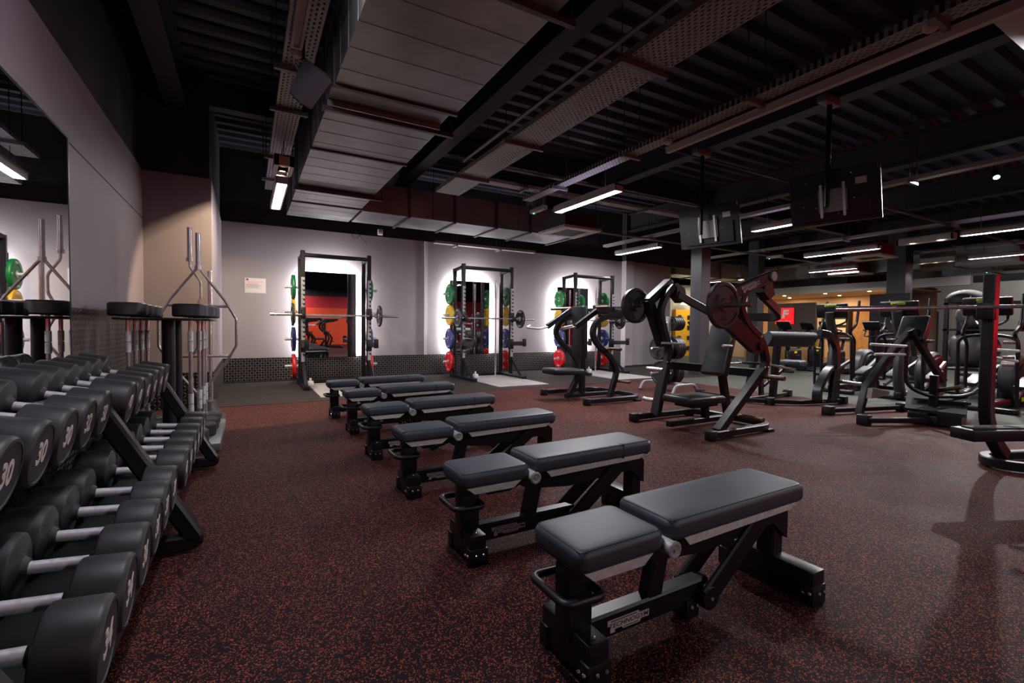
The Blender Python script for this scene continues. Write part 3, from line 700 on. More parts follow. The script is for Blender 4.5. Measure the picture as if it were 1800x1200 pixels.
# ================================================================== DUMBBELLS AND THEIR RACK
Y0, Y1, Y2 = 1.17, 2.73, 4.25
rk = thing('dumbbell_rack', 'long black two-tier dumbbell rack along the left wall', 'rack', (-.6, 2.7, 0))
for fy in (-.36, Y0, Y1, Y2):
    m = MB(); m.beam(fillet([(-.98, fy, .05), (-.215, fy, .05), (-.60, fy, .76), (-.80, fy, .72)], .03, 4), .075, .075, (0, 1, 0), .012); m.build('end_frame', 'satin', rk)
    MB().beam([(-.72, fy, .08), (-.84, fy, .70)], .06, .06, (0, 1, 0)).build('brace', 'satin', rk)
    for z in (.25, .55): bolts(rk, [(-.215-(z-.05)*.54+.034, fy-.0, z)], (.8, 0, .4), .008)
def tier(z, x0, tilt, y0, y1):
    m = MB(); w_ = .30 if z > .5 else .44
    c, s = math.cos(tilt), math.sin(tilt)
    pr = [(0, 0), (-w_*c, w_*s)]
    a = V((x0, 0, z)); b_ = V((x0-w_*c, 0, z+w_*s)); nrm = V((s, 0, c))
    m.prism([a+V((0, y0, 0)), b_+V((0, y0, 0)), b_+V((0, y1, 0)), a+V((0, y1, 0))], nrm, .012)
    for q in (.24, .72):
        p = a.lerp(b_, q); m.prism([p+V((0, y0, 0)), p+V((-.03*c, y0, .03*s)), p+V((-.03*c, y1, .03*s)), p+V((0, y1, 0))], nrm, .03)
    p = a; m.prism([p+V((0, y0, 0)), p+V((.01, y0, 0)), p+V((.01, y1, 0)), p+V((0, y1, 0))], nrm, .045)
    m.build('shelf', 'black', rk, smooth=False)
for (a, b_) in ((-.30, Y0-.05), (Y0+.05, Y1-.05), (Y1+.05, Y2-.05)):
    tier(.60, -.635, .14, a, b_); tier(.235, -.315, .07, a, b_)
def dumbbell(num, r, hl, tilt, c, label):
    # c = centre of the outer face, axis runs to -x and slightly up
    ax = V((-math.cos(tilt), 0, math.sin(tilt))); t = thing('dumbbell', label, 'dumbbell', c, 'black dumbbells on the rack')
    c = V(c); hg = .135
    def head(p, d):
        return MB().lathe(p, d, [(-.001, 0), (-.001, r*.83), (-.004, r*.85), (-.003, r*.93), (.005, r*.985), (.014, r), (hl-.016, r), (hl-.005, r*.98), (hl, r*.90), (hl+.001, r*.48), (hl+.008, .034), (hl+.022, .026), (hl+.022, 0)], 40)
    head(c, ax).build('head', 'rubber', t)
    e = c + ax*(2*hl+.044+hg); head(e, -ax).build('head', 'rubber', t)
    MB().cyl(c+ax*(hl+.02), e-ax*(hl+.02), .0185, 18).build('handle', 'grip', t, label='chrome handle')
    up = V((ax.z, 0, -ax.x)); up = V((math.sin(tilt), 0, math.cos(tilt)))
    m = MB(); letter(m, str(num), c - ax*.0015, (0, 1, 0), up, r*.92, .80, offset=.028, ext=.01); m.build('number', 'grey_num', t, smooth=False)
    return t
prot = {}
def place(num, r, hl, tilt, c, label):
    k = (num, tilt)
    if k not in prot: prot[k] = dumbbell(num, r, hl, tilt, c, label); return prot[k]
    return dup(prot[k], c, label)
TT, TB = math.radians(11), math.radians(5)
ys1 = [2.60-.237*k for k in range(6)]; ys2 = [4.12-.237*k for k in range(6)]
ordn = ['beside the middle frame', 'second towards the camera from the middle frame', 'third towards the camera from the middle frame', 'fourth towards the camera from the middle frame', 'fifth towards the camera from the middle frame', 'last of the near section']
ordf = ['beside the far end frame', 'second from the far end frame', 'third from the far end frame', 'third beyond the middle frame', 'second beyond the middle frame', 'just beyond the middle frame']
for k, (y, n) in enumerate(zip(ys1, [32, 32, 30, 30, 30, 30])): place(n, .1, .125, TT, (-.532, y, .712), f'black dumbbell marked {n}, upper tier, {ordn[k]}')
for k, (y, n) in enumerate(zip(ys2, [44, 44, 42, 42, 40, 40])): place(n, .105, .155, TT, (-.50, y, .708), f'black dumbbell marked {n}, upper tier, {ordf[k]}')
for k, (y, n) in enumerate(zip(ys1, [38, 38, 36, 36, 34, 34])): place(n, .103, .115, TB, (-.290, y, .352), f'black dumbbell, lower tier, {ordn[k]}')
for k, (y, n) in enumerate(zip(ys2, [50, 50, 48, 48, 46, 46])): place(n, .103, .125, TB, (-.275, y, .352), f'black dumbbell, lower tier, {ordf[k]}')
for k in range(1):
    place(34, .103, .115, TB, (-.290, 1.0, .352), 'black dumbbell at the bottom left corner, partly outside the frame')

# ================================================================== BENCHES
def make_bench(x, y, label, split=False):
    t = thing('adjustable_bench', label, 'bench', (x, y, 0), 'adjustable benches in a row')
    X = lambda a: x+a
    # frame
    m = MB(); m.box2(X(.02), X(.10), y-.13, y+.13, .012, .14, bev=.006); m.build('front_foot', 'satin', t)
    m = MB(); m.box2(X(1.08), X(1.165), y-.21, y+.21, .012, .135, bev=.006); m.build('rear_foot', 'satin', t)
    MB().box2(X(.01), X(.105), y-.04, y+.04, .10, .335, bev=.006).build('front_post', 'satin', t)
    MB().beam([(X(.06), y, .10), (X(.68), y, .10)], .065, .085).build('spine', 'satin', t)
    MB().beam([(X(.40), y, .12), (X(.44), y, .30)], .055, .075).build('middle_post', 'satin', t)
    m = MB(); m.prism([(X(.10), y-.055, .335), (X(.14), y-.055, .295), (X(.26), y-.055, .295), (X(.32), y-.055, .315), (X(.36), y-.055, .29), (X(.62), y-.055, .262), (X(1.06), y-.055, .285), (X(1.165), y-.055, .20), (X(1.165), y-.055, .33), (X(1.12), y-.055, .365), (X(.4), y-.055, .375), (X(.02), y-.055, .358)], (0, 1, 0), .11); m.build('seat_beam', 'satin', t, smooth=False)
    MB().beam([(X(1.125), y, .30), (X(1.122), y, .10)], .08, .075).build('rear_post', 'satin', t)
    m = MB(); m.beam([(X(.64), y-.062, .085), (X(.99), y-.062, .345)], .022, .085, (0, 1, 0)); m.beam([(X(.64), y+.062, .085), (X(.99), y+.062, .345)], .022, .085, (0, 1, 0)); m.build('support_strut', 'satin', t)
    m = MB(); m.cyl((X(.65), y-.075, .085), (X(.65), y+.075, .085), .044, 20); m.build('strut_pivot', 'satin', t)
    MB().box2(X(.55), X(.62), y-.045, y+.045, .012, .085, bev=.006).build('mid_foot', 'satin', t)
    m = MB(); m.tube(fillet([(X(.10), y-.04, .265), (X(.10), y-.10, .262), (X(-.045), y-.10, .268), (X(-.045), y+.10, .268), (X(.10), y+.10, .262), (X(.10), y+.04, .265)], .035, 5), .014, 12); m.build('handle', 'black', t)
    # rubber shoes with bolts
    for (a, yy) in ((.06, -.13), (.06, .13), (1.12, -.21), (1.12, .21)):
        s = -1 if yy < 0 else 1
        sh = MB().box2(X(a)-.047, X(a)+.047, y+yy-(.006 if s < 0 else .042), y+yy+(.042 if s < 0 else .006), .0, .08, bev=.006).build('rubber_foot', 'black', t)
        if s < 0: bolts(sh, [(X(a)-.052, y+yy+.006, .055), (X(a)-.052, y+yy+.032, .050)], (-1, 0, 0), .007); bolts(sh, [(X(a)-.018, y+yy-.0125, .055), (X(a)+.018, y+yy-.0125, .055)], (0, -1, 0), .007)
    bolts(t, [(X(.65), y-.075, .085), (X(.575), y-.046, .06), (X(.605), y-.046, .06), (X(.06), y-.1, .14), (X(.23), y-.056, .315)], (0, -1, 0), .008)
    # seat
    m = MB(); m.cushion((X(.155), y, .400), (.36, .275, .074), -.015); st = m.build('seat', 'vinyl', t)
    bx = lambda c, sz, rot, r: MB()
    def piping(c, sx, sy, z, ang, par):
        P = fillet([(-sx/2+.001, -sy/2, 0), (sx/2, -sy/2, 0), (sx/2, sy/2, 0), (-sx/2, sy/2, 0), (-sx/2, -sy/2, 0)], .03, 5)
        R_ = Euler((0, ang, 0)).to_matrix(); MB().tube([V(c)+R_ @ V((p.x, p.y, z)) for p in P], .0018, 6).build('piping', 'matte', par)
    piping((X(.155), y, .400), .335, .25, .0335, -.015, st)
    # back pad
    m = MB(); m.cushion((X(.755), y, .424), (.80, .275, .076), -.012); bp = m.build('backrest', 'vinyl', t)
    piping((X(.755), y, .424), .775, .25, .0345, -.012, bp)
    if split: MB().box((X(.93), y, .427), (.005, .278, .077), rot=(0, -.012, 0), bev=.002, seg=1).build('seam', 'matte', bp)
    MB().box((X(.155), y, .361), (.33, .23, .014), bev=.004).build('seat_board', 'matte', t)
    MB().box((X(.755), y, .386), (.76, .23, .014), rot=(0, -.012, 0), bev=.004).build('backrest_board', 'matte', t)
    for s in (-1, 1):
        m = MB(); yy = y + s*.124 - .003
        m.prism([(X(.04), yy, .335), (X(.245), yy, .335), (X(.285), yy, .366), (X(.0), yy, .366)], (0, 1, 0), .006); m.build('side_strip', 'steel', t, smooth=False, label='bare metal side strip')
        m = MB(); m.prism([(X(.46), yy, .355), (X(1.06), yy, .370), (X(1.10), yy, .395), (X(.43), yy, .388)], (0, 1, 0), .006); m.build('side_strip', 'steel', t, smooth=False, label='bare metal side strip')
    h = MB().cyl((X(.348), y-.155, .375), (X(.348), y+.155, .375), .026, 24).build('hinge', 'steel', t, label='metal pivot barrel')
    MB().lathe((X(.348), y-.155, .375), (0, -1, 0), [(0, 0), (0, .029), (.006, .029), (.008, .022), (.005, .014), (.005, .007), (.010, .006), (.010, 0)], 24).build('hinge_cap', 'silver', h)
    brand_plate(t, (X(.27), y-.0335, .098), (1, 0, 0), (0, 0, 1), .19, 'num_plate')
    MB().prism([(X(.035), y-.042, .325), (X(.06), y-.042, .325), (X(.048), y-.042, .342)], (0, -1, 0), .001).build('warning_label', 'yellow', t, smooth=False)
    return t
bl = ['nearest adjustable bench at the front of the row, smooth blue-black pad', 'second bench from the camera, seam across its long pad', 'third bench from the camera, long pad without a seam', 'fourth bench from the camera, seam across its long pad', 'fifth bench from the camera, second last before the squat racks', 'farthest bench of the row, before the leftmost squat rack']
plain = make_bench(.872, 1.22, bl[0]); sp = make_bench(.865, 2.06, bl[1], True)
for i, y in ((2, 3.02), (3, 4.0), (4, 5.03), (5, 5.97)):
    dup(plain if i == 2 else sp, (.87 + (0, 0, .0, .0, .02, -.01)[i], y, 0), bl[i])

# ================================================================== SQUAT RACKS, PLATES, BARS
def bumper(name, color, label, loc, axis=(1, 0, 0), r=.225, th=.06, group='coloured bumper plates'):
    t = thing(name, label, 'weight plate', loc, group); ax = V(axis).normalized(); c = V(loc)
    prof = [(0, .025), (0, .06), (.004, .062), (.006, .075), (.008, r*.62), (.0, r*.66), (-.0, r*.93), (.006, r*.985), (.012, r), (th-.012, r), (th-.006, r*.985), (th, r*.93), (th, r*.66), (th-.008, r*.62), (th-.006, .075), (th-.004, .062), (th, .06), (th, .025), (0, .025)]
    MB().lathe(c-ax*th/2, ax, prof, 40).build('disc', color, t)
    MB().lathe(c-ax*(th/2+.003), ax, [(0, .026), (0, .05), (th+.006, .05), (th+.006, .026), (0, .026)], 24).build('hub', 'steel', t, label='metal hub')
    m = MB(); side = V((0, 0, 1)).cross(ax)
    if side.length < .1: side = V((1, 0, 0))
    side.normalize()
    for s in (-1, 1):
        X = side*(1 if s > 0 else -1)
        for (txt, dz, wsc) in (('origin', .78, 1), ('20', 0, 1)):
            if txt == 'origin':
                letter(m, txt, c+ax*s*(th/2)+V((0, 0, r*.78)), X, (0, 0, 1), .058); letter(m, txt, c+ax*s*(th/2)+V((0, 0, -r*.78)), -X, (0, 0, -1), .058)
            else: letter(m, txt, c+ax*s*(th/2)+X*r*.78, X, (0, 0, 1), .045)
    m.build('lettering', 'white_num', t, smooth=False)
    return t
def squat_rack(xc, y, label):
    t = thing('squat_rack', label, 'squat rack', (xc, y, 0), 'squat racks by the back wall'); wx = .575
    for s in (-1, 1):
        x = xc + s*wx
        MB().beam([(x, y, .05), (x, y, 2.42)], .075, .075).build('front_upright', 'satin', t)
        m = MB(); m.box2(x-.03, x+.03, y-.0405, y-.038, .45, 1.95); m.build('upright_face', 'silver', t, smooth=False, label='silver notched face')
        m = MB()
        for k in range(17):
            z = .55 + k*.082; m.box2(x+.005-(.0), x+.034, y-.043, y-.040, z, z+.036); m.box2(x-.012, x+.012, y-.043, y-.040, z+.02, z+.036)
        m.build('notches', 'matte', t, smooth=False)
        MB().beam([(x, y+.47, .05), (x, y+.47, 2.36)], .07, .07).build('rear_upright', 'satin', t)
        MB().beam([(x, y-.62, .035), (x, y+.62, .035)], .09, .07, (1, 0, 0)).build('base_rail', 'satin', t)
        MB().beam([(x, y-.04, .42), (x, y-.45, .06)], .05, .05, (1, 0, 0)).build('brace', 'satin', t)
        MB().beam([(x, y+.0, 2.36), (x, y+.47, 2.33)], .06, .06, (1, 0, 0)).build('top_rail', 'satin', t)
        # j hook and safety arm
        m = MB(); m.box2(x-.045, x+.045, y-.07, y+.045, 1.22, 1.42, bev=.006); m.box2(x-.03, x+.03, y-.16, y-.06, 1.23, 1.255, bev=.005); m.box2(x-.03, x+.03, y-.17, y-.15, 1.23, 1.33, bev=.005); m.build('bar_hook', 'black', t)
        m = MB(); m.beam([(x, y, .74), (x, y-.56, .76)], .06, .09, (1, 0, 0)); m.box2(x-.045, x+.045, y-.05, y+.05, .62, .84, bev=.006); m.box2(x-.04, x+.04, y-.60, y-.56, .70, .86, bev=.006); m.build('safety_arm', 'black', t)
        for z in (.34, .84, 1.35, 1.80):
            MB().cyl((x, y+.47, z), (x+s*.26, y+.47, z), .0245, 16).build('storage_peg', 'steel', t)
    MB().beam([(xc-wx, y+.02, 2.345), (xc+wx, y+.02, 2.345)], .07, .07, (0, 1, 0)).build('pull_up_beam', 'satin', t)
    m = MB(); m.tube(fillet([(xc-wx, y-.02, 2.34), (xc-.35, y-.06, 2.34), (xc+.35, y-.06, 2.34), (xc+wx, y-.02, 2.34)], .1), .017, 10); m.build('pull_up_bar', 'black', t)
    MB().beam([(xc-wx, y+.47, .04), (xc+wx, y+.47, .04)], .07, .07, (0, 1, 0)).build('rear_cross_rail', 'satin', t)
    m = MB(); m.box2(xc-wx+.03, xc-wx+.12, y-.52, y-.42, .07, .15, bev=.01); m.cyl((xc-wx+.07, y-.47, .15), (xc-wx+.07, y-.47, .2), .02, 10); m.build('floor_pivot', 'steel', t)
    return t
racks = [(1.45, 'leftmost squat rack with barbell, nearest the pier'), (4.54, 'middle squat rack with coloured plates on its left side'), (7.45, 'rightmost squat rack behind the black press machines')]
YK = 9.12
rk0 = squat_rack(racks[0][0], YK, racks[0][1])
for x, lab in racks[1:]: dup(rk0, (x, YK, 0), lab)
def barbell(name, label, c, L=2.2, direction=(1, 0, 0), slv=.41):
    t = thing(name, label, 'barbell', c, 'olympic barbells'); c = V(c); d = V(direction).normalized()
    MB().cyl(c-d*(L/2-slv), c+d*(L/2-slv), .0145, 14).build('shaft', 'chrome', t)
    for s in (-1, 1):
        MB().lathe(c+d*s*(L/2-slv), d*s, [(-.03, .0), (-.03, .037), (0, .037), (.0, .025), (slv-.002, .025), (slv, .022), (slv, 0)], 18).build('sleeve', 'chrome', t)
    return t
blab = ['barbell across the leftmost squat rack, one small black plate each end', 'barbell across the middle squat rack with black plates', 'barbell across the rightmost squat rack']
wnames = ['leftmost', 'middle', 'rightmost']
bar0 = None; cols = [('green', 1.80), ('gold', 1.35), ('blue', .84), ('red', .34)]; cw_ = {'green': 'green', 'gold': 'yellow', 'blue': 'blue', 'red': 'red'}
bp_ = {}
for i, (xc, _) in enumerate(racks):
    cbar = (xc + (0, 0, 0)[i], YK-.115, 1.283)
    if bar0 is None: bar0 = barbell('barbell', blab[0], cbar)
    else: dup(bar0, cbar, blab[i])
    for s in (-1, 1):
        lab = f'black bumper plate on the {"left" if s < 0 else "right"} end of the bar in the {wnames[i]} rack'
        loc = (xc + s*.745, YK-.115, 1.283)
        if i == 0 and s < 0: bp0 = bumper('weight_plate', 'plate', lab, loc, r=.185 if False else .20, th=.035, group='black plates on the bars')
        else: dup(bp0, loc, lab)
    for s in (-1, 1):
        for (cn, z) in cols:
            if i == 0 and s > 0 and cn in ('gold',): continue
            loc = (xc + s*(.575+.115), YK+.47, z)
            lab = f'{cw_[cn]} bumper plate on the {"left" if s < 0 else "right"} side of the {wnames[i]} squat rack'
            if cn not in bp_: bp_[cn] = bumper('weight_plate', cn, lab, loc)
            else: dup(bp_[cn], loc, lab)
for (xc, lab) in ((4.54, 'barbell standing upright inside the middle squat rack'), (7.45, 'barbell standing upright inside the rightmost squat rack')):
    t = thing('barbell', lab, 'barbell', (xc+.40, YK+.40, 0), 'upright stored barbells')
    x, y = xc+.40, YK+.40
    MB().cyl((x, y, .01), (x, y, .42), .025, 14).build('sleeve', 'chrome', t); MB().cyl((x, y, .42), (x, y, 1.75), .0145, 12).build('shaft', 'chrome', t); MB().cyl((x, y, 1.75), (x, y, 2.15), .025, 14).build('sleeve', 'chrome', t)
# lifting platforms inset in the dark rubber
for i, (x0, x1) in enumerate(((.98, 2.05), (4.02, 5.12), (6.9, 8.0))):
    struct(MB().box2(x0, x1, 7.6, 9.5, .004, .012).build('floor_platform', 'vinylfloor', smooth=False))

# ================================================================== BAR STAND, HEX BAR
t = thing('barbell_stand', 'black stand of upright fixed barbells in the corner by the pier', 'rack', (-.6, 5.3, 0))
MB().box2(-.98, -.20, 4.78, 6.0, .0, .07, bev=.01).build('base_plate', mat('grey_base', (.10, .11, .11), .4), t)
for (x, y) in ((-.60, 5.12), (-.60, 5.62)): MB().cyl((x, y, .07), (x, y, 1.13), .05, 20).build('post', 'satin', t)
m = MB(); m.box2(-.93, -.27, 4.80, 5.95, 1.13, 1.15, bev=.008); m.build('top_plate', 'satin', t)
m = MB()
FB = [(-.85, 4.93), (-.42, 4.90), (-.85, 5.22), (-.38, 5.19), (-.85, 5.51), (-.37, 5.48), (-.85, 5.80), (-.37, 5.77)]
fb0 = None
def fixed_bar(x, y, lab):
    t = thing('fixed_barbell', lab, 'barbell', (x, y, .07), 'fixed barbells standing upright')
    MB().disc((x, y, .125), (0, 0, 1), .13, .11, 28, .012).build('weight_head', 'rubber', t)
    MB().disc((x, y, 1.215), (0, 0, 1), .13, .11, 28, .012).build('weight_head', 'rubber', t)
    MB().cyl((x, y, .18), (x, y, 1.16), .015, 12).build('shaft', 'chrome', t)
    for z in (.32, .86):
        MB().cyl((x, y, z), (x, y, z+.085), .021, 14).cyl((x, y, z+.09), (x, y, z+.175), .021, 14).build('collar', 'steel', t)
    return t
fl = ['front left corner', 'front right corner', 'second on the wall side', 'second on the room side', 'third on the wall side', 'third on the room side', 'rear left corner', 'rear right corner']
for (x, y), l_ in zip(FB, fl):
    lab = f'fixed barbell standing upright in the corner stand, {l_}'
    if fb0 is None: fb0 = fixed_bar(x, y, lab)
    else: dup(fb0, (x, y, .07), lab)
# hex bar leaning upright
hx, hy = -.46, 6.25
t = thing('hex_bar', 'chrome hexagonal trap bar standing on end beside the pier', 'barbell', (hx, hy, 0))
pts = [(hx, hy, 1.76), (hx+.36, hy, 1.26), (hx+.36, hy, .82), (hx, hy, .28), (hx-.36, hy, .82), (hx-.36, hy, 1.26), (hx, hy, 1.76)]
pts = [(hx, hy, 1.73), (hx+.255, hy, 1.36), (hx+.36, hy, 1.16), (hx+.36, hy, .86), (hx+.255, hy, .66), (hx, hy, .30), (hx-.255, hy, .66), (hx-.36, hy, .86), (hx-.36, hy, 1.16), (hx-.255, hy, 1.36), (hx, hy, 1.73)]
MB().tube(fillet(pts, .02, 3), .0145, 12).build('frame', 'chrome', t)
MB().cyl((hx, hy, 1.70), (hx, hy, 2.10), .025, 16).cyl((hx, hy, 1.69), (hx, hy, 1.74), .034, 16).build('sleeve', 'chrome', t)
MB().cyl((hx, hy, .0), (hx, hy, .34), .025, 16).cyl((hx, hy, .29), (hx, hy, .34), .034, 16).build('sleeve', 'chrome', t)
for z in (1.30, .74): MB().cyl((hx-.29, hy, z), (hx+.29, hy, z), .015, 12).build('handle', 'chrome', t)
bx_, by_ = -.55, 6.42
t = thing('curl_bar', 'chrome curl bar standing upright behind the hexagonal bar', 'barbell', (bx_, by_, 0))
MB().cyl((bx_, by_, 1.82), (bx_, by_, 2.18), .025, 16).cyl((bx_, by_, 1.80), (bx_, by_, 1.84), .036, 16).build('sleeve', 'chrome', t)
MB().tube(fillet([(bx_, by_, 1.80), (bx_, by_, 1.74), (bx_+.10, by_, 1.58), (bx_+.10, by_, 1.40), (bx_+.02, by_, 1.22), (bx_+.10, by_, 1.05), (bx_+.10, by_, .88), (bx_, by_, .72), (bx_, by_, .5)], .03, 4), .0145, 12).build('shaft', 'chrome', t)
MB().cyl((bx_, by_, .02), (bx_, by_, .5), .025, 16).build('sleeve', 'chrome', t)
bx_, by_ = -.37, 6.55
t = thing('barbell', 'straight chrome barbell standing upright by the pier corner', 'barbell', (bx_, by_, 0))
MB().cyl((bx_, by_, .02), (bx_, by_, .42), .025, 16).build('sleeve', 'chrome', t); MB().cyl((bx_, by_, .42), (bx_, by_, 1.3), .0145, 12).build('shaft', 'chrome', t); MB().cyl((bx_, by_, 1.3), (bx_, by_, 1.72), .025, 16).build('sleeve', 'chrome', t)
m = MB(); m.box2(-.55, -.22, 6.12, 6.75, 0, .018)
m.lathe((-.40, 6.42, .018), (0, 0, 1), [(0, .15), (.06, .15), (.14, .10), (.20, .09), (.20, 0)], 24)
t = thing('bar_holder', 'low black floor holder for standing bars beside the pier', 'rack', (-.38, 6.42, 0)); m.build('holder_body', 'rubber', t)

# ================================================================== PLATE-LOADED MACHINES
def iron_plate(label, c, axis, r=.215, th=.045, slots=6, group='black machine plates', hub='plate', full=True):
    t = thing('weight_plate', label, 'weight plate', c, group); ax = V(axis).normalized(); c = V(c)
    a, b = frame_for(ax, V((0, 0, 1)))
    m = MB(); m.lathe(c-ax*th/2, ax, [(0, .026), (0, .06), (.010, .068), (.012, r*.80), (0, r*.84), (0, r*.95), (.008, r), (th-.008, r), (th, r*.95), (th, r*.84), (th-.012, r*.80), (th-.010, .068), (th, .06), (th, .026), (0, .026)], 36)
    m.build('disc', 'plate', t)
    if full:
        for k in range(slots):
            an = 2*PI*(k+.5)/slots; d_ = a*math.cos(an)+b*math.sin(an); e_ = ax.cross(d_)
            m = MB(); m.sweep([c+d_*(r*.56)-ax*(th/2-.0115+.002)-ax*0, c+d_*(r*.56)+ax*(th/2-.0115+.002)], [(x*r*.13, y*r*.19) for x, y in [(math.cos(q*PI/6), math.sin(q*PI/6)) for q in range(12)]], side=tuple(d_))
            m.build('grip_slot', 'matte', t)
        m = MB(); m.lathe(c-ax*(th/2+.001), ax, [(0, .027), (0, .035), (th+.002, .035), (th+.002, .027), (0, .027)], 16); m.build('bush', 'brass', t)
    return t
def u_base(t, x0, x1, y0, y1, w=.07, h=.07, z=.055, m_='satin', rad=.28):
    MB().beam(fillet([(x0, y0, z), (x1, y0, z), (x1, y1, z), (x0, y1, z)], rad, 8), h, w, (0, 0, 1), .01).build('base_rail', m_, t)
    for y in (y0, y1): MB().box2(x0-.03, x0+.06, y-.045, y+.045, 0, .1, bev=.012).build('foot', 'black', t)
    for (x, y) in ((x1-.12, y0), (x1-.12, y1)): MB().box2(x-.05, x+.05, y-.04, y+.04, 0, .03, bev=.005).build('foot', 'black', t)
def pad(name, c, size, rot, par, m_='vinylb', bev=.03): return MB().box(c, size, rot=rot, bev=bev, seg=4).build(name, m_, par)

# ---- chest press, in front of the first column (faces -x)
t = thing('chest_press_machine', 'large black plate-loaded chest press with round plates on both arms, before the column', 'exercise machine', (4.6, 3.6, 0))
u_base(t, 3.98, 5.06, 3.06, 4.12)
for s, y in ((-1, 3.10), (1, 4.08)):
    
    MB().beam([(4.15, y, .07), (4.86, y, .66)], .10, .075).build('front_leg', 'satin', t) if s < 0 else MB().beam([(4.30, y, .05), (4.46, y, .66)], .12, .075).build('front_leg', 'satin', t)
    if s < 0:
        MB().beam(spline([(4.86, y, .62), (4.91, y, .78), (4.80, y, 1.0), (4.56, y, 1.18), (4.46, y, 1.36), (4.56, y, 1.53), (4.80, y, 1.62)], 7), .075, .075).build('curved_mast', 'satin', t)
    else:
        MB().beam(spline([(4.46, y, .62), (4.50, y, .85), (4.42, y, 1.08), (4.36, y, 1.3), (4.44, y, 1.5), (4.56, y, 1.62)], 7), .075, .075).build('curved_mast', 'satin', t)
    mx = 0 if s < 0 else -.22
    # lever arm: top pivot -> plate -> lower pivot
    yo = y + s*.10
    if s < 0:
        MB().beam([(4.80, yo, 1.66), (4.02, yo, 1.40)], .055, .12).build('upper_arm', 'satin', t)
        m = MB(); m.prism([(3.90, yo-.03, 1.40), (4.06, yo-.03, 1.34), (4.66, yo-.03, .96), (4.68, yo-.03, .89), (4.60, yo-.03, .85), (4.52, yo-.03, .87), (3.88, yo-.03, 1.24)], (0, 1, 0), .06); m.build('lower_arm', 'satin', t, smooth=False)
    else:
        MB().beam([(4.60, yo, 1.68), (4.24, yo, 1.42)], .12, .10).build('upper_arm', 'satin', t)
        MB().beam([(4.24, yo, 1.45), (4.50, yo, .90)], .11, .11).build('lower_arm', 'satin', t)
    for (x, z, r) in (((4.80 if s < 0 else 4.58), 1.66, .05), ((4.62 if s < 0 else 4.5), .93, .04)):
        MB().cyl((x, yo-.05, z), (x, yo+.05, z), r, 20).build('pivot', 'silver' if z > 1 else 'satin', t)
    m = MB(); m.prism([(4.80-(0 if s < 0 else .22), y-.055, 1.66), (4.93-(0 if s < 0 else .22), y-.055, 1.60), (4.97-(0 if s < 0 else .22), y-.055, 1.48), (4.88-(0 if s < 0 else .22), y-.055, 1.42), (4.78-(0 if s < 0 else .22), y-.055, 1.50)], (0, 1, 0), .11); m.build('pivot_bracket', 'satin', t, smooth=False)
    # plate horn
    xh = 3.96 if s < 0 else 4.16; zh = 1.33 if s < 0 else 1.38
    MB().cyl((xh, yo, zh), (xh, y+s*.46, zh), .024, 16).build('weight_horn', 'brass', t, label='bronze-coloured plate horn')
    # lower storage horns and handle
    for (x, z) in ((4.84 if s < 0 else 4.42, .60), (4.50 if s < 0 else 4.36, .20 if s < 0 else .22)):
        MB().cyl((x, y, z), (x, y+s*.26, z), .026, 16).build('storage_horn', 'brass' if s < 0 else 'chrome', t)
    bolts(t, [((4.86 if s < 0 else 4.46)+a, y-.052, z) for a in (-.03, .03) for z in (.56, .70)], (0, -1, 0), .012)
# U shaped yoke behind
MB().beam(fillet([(4.82, 3.14, 1.52), (5.32, 3.14, 1.24), (5.32, 4.04, 1.28), (4.60, 4.04, 1.52)], .2, 7), .10, .045, (0, 0, 1)).build('yoke', 'satin', t)
MB().beam(fillet([(4.88, 3.12, .66), (5.14, 3.2, .60), (5.14, 3.96, .60), (4.50, 4.06, .66)], .2, 7), .10, .05, (0, 0, 1)).build('rear_cross_tube', 'satin', t)
MB().beam([(4.02, 3.62, .06), (5.02, 3.62, .06)], .07, .06).build('centre_rail', 'satin', t)
MB().beam([(5.02, 3.62, .08), (4.88, 3.62, .65)], .07, .09).build('seat_mast', 'satin', t)
MB().beam([(4.62, 3.62, .07), (4.60, 3.62, .30)], .07, .08).build('seat_post', 'satin', t)
pad('seat', (4.42, 3.62, .315), (.60, .40, .085), (0, .02, 0), t)
MB().box((4.46, 3.62, .255), (.42, .26, .05), bev=.01).build('seat_plate', 'satin', t)
pad('backrest', (4.84, 3.62, .86), (.10, .33, .62), (0, .30, 0), t)
for s in (-1, 1): MB().cyl((4.62, 3.62+s*.32, .92), (4.34, 3.62+s*.42, .93), .014, 10).build('handle', 'steel', t); MB().prism([(4.80, 3.62-.17, 1.02), (4.80, 3.62-.17, .96), (4.84, 3.62-.171, .99)], (0, -1, 0), .003).build('warning_label', 'yellow', t, smooth=False)
brand_plate(t, (4.44, 3.10-.10-.0285, 1.54), (.95, 0, .315), (-.315, 0, .95), .30)
m = MB(); m.box((4.46, 3.058, .33), (.05, .004, .30), rot=(0, .87, 0)); m.build('instruction_label', 'traysolid', t, smooth=False)
for (x, z) in ((4.72, 1.62), (4.78, 1.02)): MB().prism([(x-.018, 3.061, z), (x+.018, 3.061, z), (x, 3.061, z+.03)], (0, -1, 0), .002).build('warning_label', 'yellow', t, smooth=False)
iron_plate('round black grip plate on the near arm of the chest press', (3.96, 2.93, 1.33), (0, 1, 0), .225, .05, 3)
iron_plate('round black grip plate on the far arm of the chest press', (4.16, 4.30, 1.38), (0, 1, 0), .215, .06, 3)

